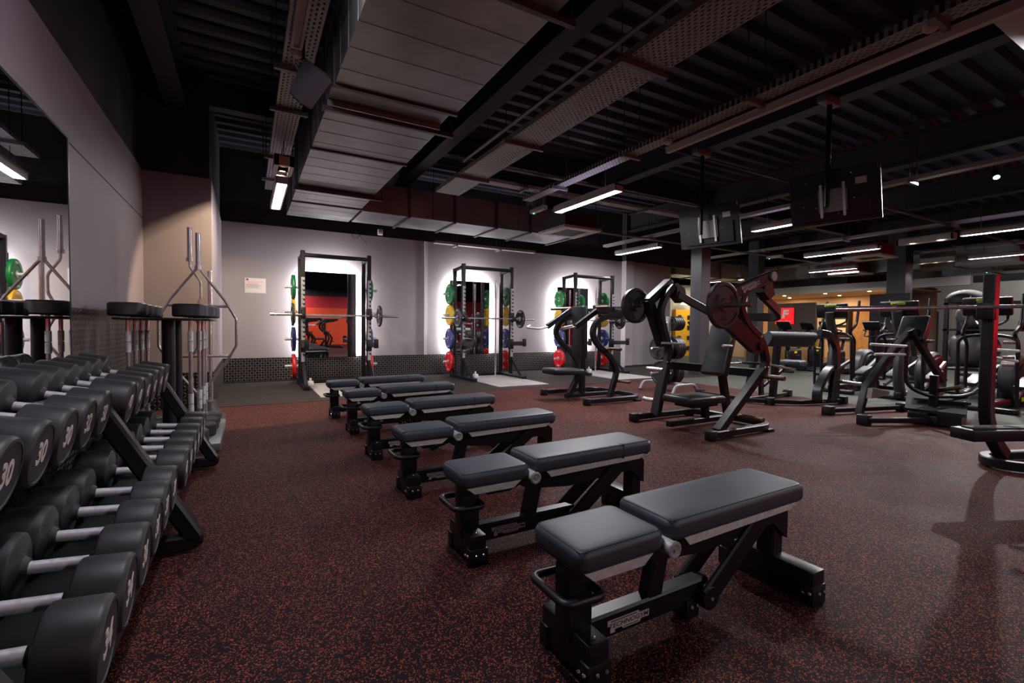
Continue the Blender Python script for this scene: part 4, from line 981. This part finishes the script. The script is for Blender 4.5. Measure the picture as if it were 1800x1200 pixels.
# ---- shoulder press (faces -x), in front of the rightmost rack
t = thing('shoulder_press_machine', 'smaller black plate-loaded shoulder press before the rightmost squat rack', 'exercise machine', (4.75, 5.8, 0))
u_base(t, 4.20, 5.30, 5.28, 6.40)
for s, y in ((-1, 5.32), (1, 6.24)):
    MB().beam(spline([(4.66, y, .08), (4.74, y, .30), (4.78, y, .48), (4.66, y, .68), (4.44, y, .85), (4.33, y, 1.02), (4.40, y, 1.18), (4.58, y, 1.27), (4.92, y, 1.32)], 6), .06, .085).build('curved_mast', 'satin', t)
    yo = y + (.02 if s < 0 else -.02)
    MB().beam([(5.06, yo, 1.38), (4.44, yo, 1.36)], .07, .10).build('lever_arm', 'satin', t)
    MB().beam([(4.52, y+.10*(-s), 1.38), (4.10, y+.10*(-s), 1.12)], .05, .08).build('press_arm', 'satin', t)
    MB().tube(fillet([(4.12, y+.10*(-s), 1.12), (3.90, y+.16*(-s), 1.08), (3.78, y+.02*s, 1.10), (3.9, y+.10*s, 1.13)], .05, 4), .015, 10).build('handle', 'steel', t)
    MB().cyl((4.60, yo, 1.42), (4.28, yo+s*.10, 1.40), .024, 14).build('weight_horn', 'brass', t)
    MB().cyl((5.0, y-.05, 1.34), (5.0, y+.05, 1.34), .04, 16).build('pivot', 'satin', t)
    for z in (.32, .80): MB().cyl((4.62 if z > .5 else 4.8, y, z), (4.66 if z > .5 else 4.84, y+s*.24, z), .022, 14).build('storage_horn', 'brass', t)
    bolts(t, [(4.95, yo-.04, 1.36), (5.03, yo-.04, 1.40), (4.80, yo-.04, 1.34)], (0, -1, 0), .01)
MB().beam([(4.25, 5.85, .06), (5.25, 5.85, .06)], .07, .06).build('centre_rail', 'satin', t)
MB().beam([(4.56, 5.85, .08), (4.56, 5.85, .70)], .07, .09).build('seat_mast', 'satin', t)
MB().beam([(4.32, 5.85, .08), (4.50, 5.85, .38)], .07, .09).build('seat_brace', 'satin', t)
pad('seat', (4.20, 5.85, .44), (.56, .36, .09), (0, .03, 0), t)
pad('backrest', (4.50, 5.85, 1.04), (.10, .30, .80), (0, -.03, 0), t)
MB().beam([(5.0, 5.30, 1.36), (5.02, 6.38, 1.36)], .07, .07, (1, 0, 0)).build('cross_tube', 'satin', t)
m = MB(); letter(m, 'PURESTRENGTH', (4.452, 5.85, 1.37), (0, -1, 0), (0, 0, 1), .032, .95, offset=.01); m.build('backrest_lettering', 'lime', t, smooth=False)
brand_plate(t, (4.80, 5.299, 1.385), (1, 0, 0), (0, 0, 1), .16)

# ---- plate tree behind the chest press
t = thing('plate_tree', 'grey-footed weight tree loaded with black plates behind the chest press', 'rack', (6.6, 5.95, 0))
MB().beam([(6.55, 5.95, .1), (6.55, 5.95, 1.32)], .07, .07).build('mast', 'silver', t)
for y in (5.55, 6.30): MB().beam(fillet([(6.25, y, .01), (6.32, y, .14), (6.78, y, .14), (6.86, y, .01)], .08, 5), .05, .045).build('foot_arch', 'silver', t)
MB().beam([(6.55, 5.55, .14), (6.55, 6.30, .14)], .05, .05, (1, 0, 0)).build('foot_bar', 'silver', t)
hz = (.32, .76, 1.20)
for z in hz:
    for s in (-1, 1): MB().cyl((6.55, 5.95, z), (6.55+s*.40, 5.95, z), .024, 12).build('storage_horn', 'chrome', t)
pt0 = None
for s, sn in ((-1, 'near'), (1, 'far')):
    for zi, z in enumerate(hz):
        if s < 0 and zi == 2: continue
        rr_ = (.205, .20, .13)[zi]; n_ = (3, 4, 5)[zi]
        for k in range(n_):
            lab = f'black plate on the weight tree, {sn} side, {("bottom", "middle", "top")[zi]} peg, {("innermost", "second out", "third out", "fourth out", "outermost")[k] if k < n_-1 else "outermost"}'
            loc = (6.55+s*(.09+.048*k), 5.95, z)
            if zi == 2: iron_plate(lab, loc, (1, 0, 0), rr_, .04, full=False, group='plates on the weight tree')
            elif pt0 is None: pt0 = iron_plate(lab, loc, (1, 0, 0), .205, .044, 5, group='plates on the weight tree')
            else: dup(pt0, loc, lab)

# ---- arm curl (preacher) machine
t = thing('arm_curl_machine', 'black arm curl machine with padded roll-shaped rest behind the chest press', 'exercise machine', (7.2, 4.2, 0))
MB().beam(fillet([(6.55, 5.25, .05), (6.60, 4.25, .05), (7.02, 3.90, .05), (7.85, 3.72, .05)], .12, 5), .06, .07, (0, 0, 1)).build('base_rail', 'satin', t)
MB().beam([(6.62, 4.45, .05), (7.85, 4.55, .05)], .06, .07, (0, 0, 1)).build('base_rail', 'satin', t)
for (x, y) in ((7.86, 3.72), (6.56, 5.25), (7.85, 4.55), (6.72, 4.15)): MB().box2(x-.06, x+.06, y-.05, y+.05, 0, .11, bev=.012).build('foot', 'black', t)
MB().beam(spline([(7.72, 3.76, .08), (7.73, 3.76, .55), (7.72, 3.77, .85), (7.58, 3.80, 1.02), (7.40, 3.84, 1.06)], 6), .07, .11).build('curved_mast', 'satin', t)
m = MB(); m.beam(spline([(7.30, 3.80, .08), (7.32, 3.80, .22), (7.45, 3.80, .40), (7.62, 3.80, .53), (7.74, 3.80, .54)], 6), .12, .07); m.build('pivot_guard', 'satin', t)
MB().prism([(7.52, 3.72, .06), (7.76, 3.72, .06), (7.76, 3.72, .56), (7.60, 3.72, .5)], (0, 1, 0), .05).build('guard_plate', 'satin', t, smooth=False)
MB().cyl((7.74, 3.74, .34), (7.76, 3.44, .33), .026, 14).build('weight_horn', 'chrome', t)
MB().beam([(6.85, 4.62, .06), (6.95, 4.5, .95)], .07, .09).build('rear_mast', 'satin', t)
MB().beam([(7.02, 4.30, .06), (6.98, 4.22, .90)], .08, .10).build('pad_post', 'satin', t)
# padded rest (rounded wedge)
a = V((6.62, 4.15, .99)); b_ = V((7.33, 3.90, .98)); ax = (b_-a); L_ = ax.length
m = MB(); prf = [(.09, .0), (.085, .05), (.05, .085), (0, .09), (-.09, .03), (-.13, -.02), (-.12, -.06), (-.02, -.09), (.06, -.06)]
m.sweep([a, a+ax*.02, b_-ax*.02, b_], prf, side=(0, 0, 1)); m.build('arm_pad', 'vinyl', t, angle=60)
MB().prism([(7.30, 3.86, .86), (7.345, 3.85, .86), (7.345, 3.85, .95), (7.32, 3.86, .97)], (0, -1, 0), .01).build('warning_label', 'yellow', t, smooth=False)
pad('seat', (7.95, 4.55, .56), (.36, .34, .08), (0, 0, .2), t, 'vinyl')
MB().beam([(7.05, 4.5, .06), (7.1, 4.55, .5)], .06, .07).build('seat_post', 'satin', t); MB().beam([(7.12, 4.52, .22), (7.9, 4.58, .52)], .05, .06).build('seat_arm', 'satin', t)
MB().tube(fillet([(6.98, 4.22, .55), (6.70, 4.25, .60), (6.55, 4.5, .60), (6.9, 4.8, .60)], .1), .018, 10).build('lever_bar', 'satin', t)
for (p, q) in (((6.70, 4.25, .60), (7.0, 3.95, .52)), ((6.55, 4.5, .60), (6.45, 4.9, .55))): MB().cyl(p, q, .016, 10).build('handle', 'chrome', t)
bolts(t, [(7.4+k*.05, 3.765, .05+.03*j) for k in (0, 1) for j in (0, 1)], (0, -1, 0), .012)

# ---- chest-supported row machine
t = thing('row_machine', 'black standing row machine with chest pad, U handles and foot platform', 'exercise machine', (7.2, 2.7, 0))
MB().beam(fillet([(6.62, 3.30, .06), (7.86, 2.98, .06)], .1), .06, .07, (0, 0, 1)).build('base_rail', 'satin', t)
MB().beam([(6.30, 2.72, .06), (7.02, 2.36, .06), (7.60, 2.46, .06)], .06, .07, (0, 0, 1)).build('base_rail', 'satin', t)
MB().beam([(6.42, 2.86, .09), (6.52, 2.84, .42), (6.80, 2.80, .68), (7.35, 2.72, 1.12)], .07, .085).build('front_leg', 'satin', t)
MB().beam([(7.28, 2.70, 1.12), (7.46, 2.55, .72), (7.52, 2.44, .48)], .07, .085).build('rear_strut', 'satin', t)
MB().beam([(7.14, 2.40, .06), (7.14, 2.40, .58)], .08, .07).build('pivot_post', 'satin', t)
m = MB(); m.prism([(6.45, 2.80, .30), (6.56, 2.80, .30), (6.80, 2.76, .33), (6.80, 2.76, .37), (6.56, 2.80, .42), (6.48, 2.80, .42)], (0, -1, 0), .05); m.build('joint_bracket', 'traysolid', t, smooth=False)
for (x, y) in ((6.32, 2.76), (7.02, 2.36), (7.86, 2.98), (6.62, 3.30)): MB().box2(x-.06, x+.06, y-.06, y+.06, 0, .12, bev=.012).build('foot', 'black', t)
pad('chest_pad', (7.42, 2.72, 1.13), (.11, .30, .36), (0, .55, .0), t)
MB().tube(fillet([(6.92, 2.60, .92), (6.92, 2.60, .45), (7.05, 2.42, .33), (7.42, 2.22, .33), (7.62, 2.10, .42), (7.62, 2.10, .92)], .14, 6), .022, 12).build('handle_frame', 'satin', t)
for p, q in (((6.92, 2.60, .92), (6.55, 2.82, .94)), ((6.92, 2.60, .82), (6.62, 2.80, .82)), ((7.62, 2.10, .90), (7.95, 1.90, .88)), ((7.62, 2.10, .82), (7.92, 1.90, .76))): MB().cyl(p, q, .017, 12).build('handle', 'steel', t)
MB().cyl((7.20, 2.38, .40), (7.06, 2.12, .48), .026, 16).disc((7.20, 2.38, .40), (.4, .8, -.25), .07, .02).build('weight_horn', 'brass', t)
m = MB(); m.prism([(6.92, 2.60, .18), (7.68, 2.86, .32), (7.78, 2.26, .32), (6.98, 2.06, .18)], (-.19, 0, -.98), .03)
m.prism([(7.16, 2.60, .285), (7.44, 2.70, .345), (7.52, 2.22, .345), (7.26, 2.10, .285)], (-.2, 0, -.98), .025); m.build('foot_platform', mat('platform_grey', (.012, .013, .015), .85, spec=.2), t)
bolts(t, [(7.20+.02*k, 2.52-.12*k, .288) for k in range(4)] + [(7.42+.02*k, 2.62-.12*k, .338) for k in range(4)], (-.2, 0, .98), .010)
brand_plate(t, (7.32, 2.365, .075), (1, .15, 0), (0, 0, 1), .14)
MB().prism([(6.95, 2.58, .02), (7.70, 2.84, .02), (7.76, 2.28, .02), (7.0, 2.10, .02)], (0, 0, 1), .10).build('platform_base', 'satin', t)

# ---- bench press station at the right edge
t = thing('bench_press_station', 'black bench press station at the right edge holding an empty barbell', 'exercise machine', (5.3, 1.4, 0))
MB().beam(spline([(5.42, 1.36, .09), (5.34, 1.40, .22), (5.24, 1.42, .42), (5.22, 1.42, .8), (5.23, 1.42, 1.56)], 6), .075, .11).build('upright', 'satin', t)
m = MB(); m.box2(5.14, 5.20, 1.37, 1.47, 1.20, 1.30, bev=.008); m.box2(5.10, 5.14, 1.37, 1.47, 1.20, 1.34, bev=.008); m.build('bar_hook', 'black', t)
for z in (1.02, .90, .84): MB().cyl((5.25, 1.345, z), (5.27, 1.28, z), .012, 10).build('locking_pin', 'chrome', t)
MB().beam(fillet([(6.2, 1.22, .05), (5.40, 1.50, .05), (5.20, 1.34, .05), (5.35, 1.10, .05), (6.2, .75, .05)], .16, 7), .07, .07, (0, 0, 1)).build('base_rail', 'satin', t)
m = MB(); m.box((4.62, 1.06, .415), (.95, .16, .075), rot=(0, 0, -.42), bev=.008); m.build('spotter_platform', 'satin', t)
m = MB(); m.box((4.62, 1.06, .457), (.85, .10, .012), rot=(0, 0, -.42), bev=.003); m.build('grip_strip', 'matte', t)
MB().beam([(4.70, .98, .38), (4.74, .96, .03)], .10, .10).build('platform_leg', 'satin', t)
MB().box2(4.6, 5.0, .8, 1.0, .0, .05, bev=.01).build('foot', 'black', t)
barbell('barbell', 'long empty barbell resting on the station at the right edge', (5.12, 1.30, 1.30), 2.2, (-.30, .954, 0))

# ================================================================== CARDIO
def elliptical(x, y, label):
    t = thing('cross_trainer', label, 'exercise machine', (x, y, 0), 'cross trainers')
    g = mat('trainer_grey', (.028, .028, .032), .42) if 'trainer_grey' not in bpy.data.materials else bpy.data.materials['trainer_grey']
    MB().beam(spline([(x+.22, y, .08), (x+.12, y, .30), (x+.12, y, .60), (x+.18, y, .95), (x+.04, y, 1.20), (x-.01, y, 1.42)], 6), .13, .15, (0, 1, 0), .05).build('tower', g, t)
    MB().box((x+.06, y, 1.45), (.07, .50, .25), rot=(0, -.18, 0), bev=.02, seg=3).build('console', 'satin', t)
    MB().box((x+.098, y, 1.455), (.01, .44, .21), rot=(0, -.18, 0), bev=.003).build('console_screen', 'screen', t)
    m = MB(); m.box((x+.006, y, 1.535), (.006, .19, .035), rot=(0, -.18, 0), bev=.002); m.build('brand_badge', 'lime', t)
    m = MB(); letter(m, 'TECHNOGYM', (x+.000, y, 1.535), (0, -1, 0), (0, 0, 1), .026, .95, shear=.15, offset=.01); m.build('brand_lettering', 'matte', t, smooth=False)
    # base and flywheel drum
    MB().box2(x+.1, x+1.75, y-.06, y+.06, .03, .14, bev=.02).build('base_beam', 'satin', t)
    for xx in (.2, 1.72): MB().box2(x+xx-.05, x+xx+.05, y-.32, y+.32, .0, .07, bev=.02).build('floor_bar', 'satin', t)
    MB().disc((x+1.25, y, .40), (0, 1, 0), .36, .20, 36, .04).build('flywheel_drum', g, t)
    for s in (-1, 1): MB().disc((x+1.25, y+s*.10, .40), (0, 1, 0), .27, .04, 32, .01).build('drum_cover', 'satin', t)
    m = MB(); m.box2(x+1.0, x+1.5, y-.13, y+.13, .03, .28, bev=.05, seg=3); m.build('housing', 'satin', t)
    MB().box2(x+1.05, x+1.16, y-.135, y-.131, .10, .16).build('badge', 'lime', t, smooth=False)
    for s in (-1, 1):
        yy = y + s*.26
        MB().tube(fillet([(x+.28, yy, .30), (x+.30, yy, .95), (x+.10, yy, 1.08), (x+.30, yy+.02*s, 1.20), (x+.42, yy, 1.62)], .08, 5), .022, 12).build('arm_lever', 'satin', t)
        MB().beam([(x+.30, yy, .22), (x+1.30, yy-s*.08, .58)], .045, .06).build('pedal_arm', 'pedalarm', t)
        MB().box((x+.62, yy, .40), (.38, .15, .05), rot=(0, -.32, 0), bev=.015).build('pedal', g, t)
        MB().tube(fillet([(x+.10, y, 1.18), (x+.12, yy*.4+y*.6, 1.20), (x+.22, y+s*.16, 1.26), (x+.20, y+s*.18, 1.40)], .04), .016, 10).build('fixed_handle', 'satin', t)
    MB().tube(fillet([(x+.15, y-.30, .12), (x+.10, y-.30, 1.02), (x+.15, y-.12, 1.06), (x+.15, y+.12, 1.06), (x+.10, y+.30, 1.02), (x+.15, y+.30, .12)], .1, 6), .022, 12).build('side_rail', 'satin', t)
    return t
e0 = elliptical(8.88, 4.45, 'cross trainer directly behind the arm curl machine, leftmost of three')
dup(e0, (8.90, 3.48, 0), 'cross trainer behind the row machine, middle of three')
dup(e0, (8.72, 2.42, 0), 'cross trainer behind the right edge upright, rightmost of three')
def bike(x, y, label, s=1.0):
    t = thing('exercise_bike', label, 'exercise machine', (x, y, 0), 'exercise bikes')
    MB().box2(x-.02, x+1.0, y-.05, y+.05, .05, .16, bev=.02).build('base_beam', 'satin', t)
    for xx in (.0, .98): MB().box2(x+xx-.04, x+xx+.04, y-.26, y+.26, 0, .06, bev=.015).build('floor_bar', 'satin', t)
    MB().box2(x+.15, x+.70, y-.10, y+.10, .12, .62, bev=.08, seg=4).build('housing', 'satin', t)
    MB().box2(x+.3, x+.42, y-.104, y-.10, .5, .55).build('badge', 'lime', t, smooth=False)
    MB().beam([(x+.22, y, .5), (x+.02, y, 1.12)], .08, .09).build('front_mast', 'satin', t)
    MB().box((x-.02, y, 1.22), (.05, .34, .24), rot=(0, -.7, 0), bev=.015).build('console', 'satin', t)
    MB().box((x-.05, y, 1.27), (.006, .12, .03), rot=(0, -.7, 0)).build('brand_badge', 'lime', t)
    MB().tube(fillet([(x+.05, y-.2, 1.12), (x+.22, y-.22, 1.10), (x+.0, y-.16, .98), (x+.0, y+.16, .98), (x+.22, y+.22, 1.10), (x+.05, y+.2, 1.12)], .06), .017, 10).build('handlebar', 'satin', t)
    MB().beam([(x+.62, y, .5), (x+.74, y, .85)], .05, .06).build('seat_post', 'satin', t)
    MB().box((x+.76, y, .89), (.28, .24, .07), bev=.03, seg=3).build('saddle', 'vinylb', t)
    for q in (-1, 1): MB().box((x+.42+.1*q, y+q*.17, .34-.1*q), (.10, .08, .03), bev=.008).build('pedal', 'black', t)
    return t
b0 = bike(12.2, 7.2, 'exercise bike under the red logo sign, leftmost of the row')
for (x, y, l_) in ((12.3, 6.2, 'exercise bike left of the first cross trainer console'), (12.5, 5.35, 'exercise bike seen through the first cross trainer'), (12.3, 4.55, 'exercise bike between the first and second cross trainers'), (14.0, 7.6, 'second row exercise bike behind the leftmost bike'), (14.1, 5.9, 'second row exercise bike near the dark board'), (10.9, 8.95, 'exercise bike in front of the yellow lockers')):
    dup(b0, (x, y, 0), l_)

# gym balls, shelving at far right
for (x, y, z, r, m_, l_) in ((11.5, 3.45, 1.735, .30, 'blackball', 'black half dome balance trainer on the top of the far shelf'), (11.6, 3.36, 1.40, .26, 'silverball', 'smaller pearl-grey gym ball on the middle shelf'), (11.6, 3.36, .80, .36, 'silverball', 'large pearl-grey gym ball low on the shelf')):
    if 'dome' in l_: o = MB().lathe((x, y, z-.1), (0, 0, 1), [(0, 0), (0, r), (.04, r)] + [(.04+.2*math.sin(q*PI/16), r*math.cos(q*PI/16)) for q in range(1, 8)] + [(.24, 0)], 32).build('balance_trainer', m_)
    else: o = MB().sphere((x, y, z), r, 32).build('gym_ball', m_)
    tag(o, l_, 'ball')
t = thing('storage_shelf', 'tall dark storage shelf with gym balls behind the right cross trainer', 'shelf', (11.6, 2.6, 0))
for (x, y) in ((11.3, 3.66), (11.9, 3.66), (11.3, 1.4), (11.9, 1.4)): MB().box2(x-.03, x+.03, y-.03, y+.03, 0, 1.72).build('post', 'satin', t, smooth=False)
for z in (.40, 1.12, 1.60): MB().box2(11.27, 11.93, 1.37, 3.70, z, z+.035).build('shelf', 'satin', t, smooth=False)
for k, (y, z) in enumerate(((2.7, 1.155), (2.3, 1.155), (1.9, 1.155))):
    tag(MB().disc((11.6, y, z+.085), (0, 1, 0), .085, .16, 20, .02).build('medicine_ball', 'blackball'), ('black medicine ball on the shelf, leftmost of three', 'black medicine ball on the shelf, middle of three', 'black medicine ball on the shelf, rightmost of three')[k], 'ball', 'medicine balls')
t = thing('step_platform', 'low stack of dark step platforms with pale edges on the far floor', 'step platform', (13.2, 3.2, 0))
for k in range(3): MB().box2(12.8, 13.7, 2.7, 3.9, .02+k*.09, .09+k*.09, bev=.01).build('step', ('black', 'pedalarm', 'black')[k], t)

# ================================================================== RECEPTION AND FAR WALL THINGS
t = thing('partition_board', 'dark board wall carrying the red logo sign', 'partition', (18.0, 10.4, 0))
MB().box2(18.0, 18.12, 9.5, 11.3, .75, 2.12).build('panel', mat('brown_black_board', (.035, .028, .028), .6), t, smooth=False)
for y in (9.6, 11.2): MB().box2(18.02, 18.1, y-.04, y+.04, 0, .76).build('leg', 'satin', t, smooth=False)
t = thing('logo_sign', 'square red illuminated sign with a white F on the dark board', 'sign', (18.0, 10.6, 1.3))
MB().box2(17.95, 18.0, 10.27, 10.97, 1.33, 1.95).build('sign_panel', 'signred', t, smooth=False)
m = MB(); letter(m, 'F', (17.948, 10.6, 1.70), (0, -1, 0), (0, 0, 1), .40, 1.15, offset=.05, shear=.15); m.box2(17.944, 17.948, 10.60, 10.78, 1.555, 1.585); m.build('letter', 'white_num', t, smooth=False)
m = MB(); letter(m, 'Fitness First', (17.948, 10.62, 1.43), (0, -1, 0), (0, 0, 1), .085, 1.15, offset=.02); m.build('lettering', 'white_num', t, smooth=False)
t = thing('dark_board', 'tall black board standing before the third column', 'partition', (15.5, 6.4, 0))
MB().box2(15.4, 15.5, 5.75, 6.68, .5, 2.13).build('panel', 'matte', t, smooth=False)
MB().box2(15.42, 15.48, 5.8, 6.63, 0, .5).build('stand', 'matte', t, smooth=False)
t = thing('reception_counter', 'warm wooden reception counter below the dark board', 'counter', (17.0, 10.2, 0))
MB().box2(17.0, 17.5, 8.9, 11.6, .0, .95, bev=.01).build('counter_body', 'wood', t)
MB().box2(16.93, 17.55, 8.8, 11.7, .95, 1.0, bev=.008).build('counter_top', 'cream', t)
t = thing('product_shelf', 'lit shelf of small goods right of the dark board', 'shelf', (20.3, 9.7, 0))
MB().box2(20.3, 20.58, 9.5, 10.3, .9, 2.0).build('shelf_case', 'matte', t, smooth=False)
for k in range(3): MB().box2(20.28, 20.31, 9.58, 10.2, 1.0+k*.33, 1.22+k*.33).build('product_row', 'cream', t, smooth=False)
tag(MB().box2(20.0, 20.55, 8.35, 9.2, .0, 2.0).build('wood_door', 'wood', smooth=False), 'warm wooden door at the back of the reception', 'door')
# beige side with posters
sbox('wall_poster_side', 'beige', 17.4, 17.6, 11.7, 13.35, 0, 2.45)
for k, (y, z, w_, h_, m_) in enumerate(((13.0, 1.5, .34, .5, 'cream'), (12.5, 1.55, .18, .25, 'matte'), (12.1, 1.65, .12, .16, 'white'))):
    tag(MB().box2(17.38, 17.4, y-w_/2, y+w_/2, z-h_/2, z+h_/2).build('wall_poster', m_, smooth=False), ('large cream poster on the far beige wall', 'dark framed poster right of the cream one', 'small pale notice on the far beige wall')[k], 'poster')
# yellow locker wall and exit sign
t = thing('locker_bank', 'bright yellow lockers at the far end behind the chest press', 'lockers', (15.9, 13.45, 0))
m = MB(); m.prism([(15.2, 13.42, 0), (16.6, 13.30, 0), (16.6, 13.5, 0), (15.2, 13.6, 0)], (0, 0, 1), 1.9); m.build('body', 'yellowlocker', t, smooth=False)
for k in range(4):
    for j in range(3):
        m = MB(); x = 15.4 + j*.5; y = 13.42-(x-15.2)*.0857-.012; m.box((x, y, .32+k*.42), (.17, .02, .17)); m.build('vent', 'matte', t, smooth=False)
t = thing('exit_sign', 'glowing green-white exit sign above the yellow lockers', 'sign', (15.83, 13.5, 2.1))
MB().box2(15.62, 16.04, 13.46, 13.54, 2.11, 2.29).build('sign_face', 'exitsign', t, smooth=False)
MB().box2(15.80, 15.86, 13.54, 13.9, 2.18, 2.22).build('bracket', 'white', t, smooth=False)
m = MB(); letter(m, 'EXIT', (15.83, 13.458, 2.20), (1, 0, 0), (0, 0, 1), .13); m.build('lettering', 'exitgreen', t, smooth=False)

# reception and locker lights, plus an added far wall fill
for (x, y, l_) in ((18.4, 12.4, 'leftmost, above the posters'), (18.4, 10.9, 'above the red logo sign'), (18.4, 9.4, 'right of the red logo sign'), (18.4, 8.0, 'nearest the dark board'), (19.8, 11.5, 'deeper in, behind the partition'), (19.8, 9.6, 'deeper in, by the product shelf')):
    o = MB().disc((x, y, 2.445), (0, 0, 1), .05, .012, 16, .002).build('downlight', 'warmtube'); tag(o, 'small warm reception downlight, '+l_, 'ceiling light', 'reception downlights')
    area('downlight_lamp', (x, y, 2.43), .1, .1, 28, (1, .68, .38))
area('locker_light', (15.6, 12.3, 2.9), .2, .2, 30, (1, .9, .65))
spot('added_far_wall_fill', (22.0, 4.8, 2.7), (24.4, 6.8, 1.3), 170, 120, (1, .96, .88))  # bare spot without a fixture, added to brighten the far right wall

# machines standing behind the camera, seen only in the wall mirrors
for src, dst, lab in (('chest_press_machine', (4.9, -2.9, 0), 'chest press machine behind the camera, seen only in the leftmost wall mirror'), ('shoulder_press_machine', (2.6, -2.6, 0), 'shoulder press machine behind the camera, seen only in the wall mirrors'), ('arm_curl_machine', (7.6, -3.6, 0), 'arm curl machine behind the camera, seen only in the wall mirrors'), ('shoulder_press_machine', (3.6, -4.6, 0), 'shoulder press machine by the red rear wall, seen only in the wall mirrors')):
    dup(bpy.data.objects[src], dst, lab)
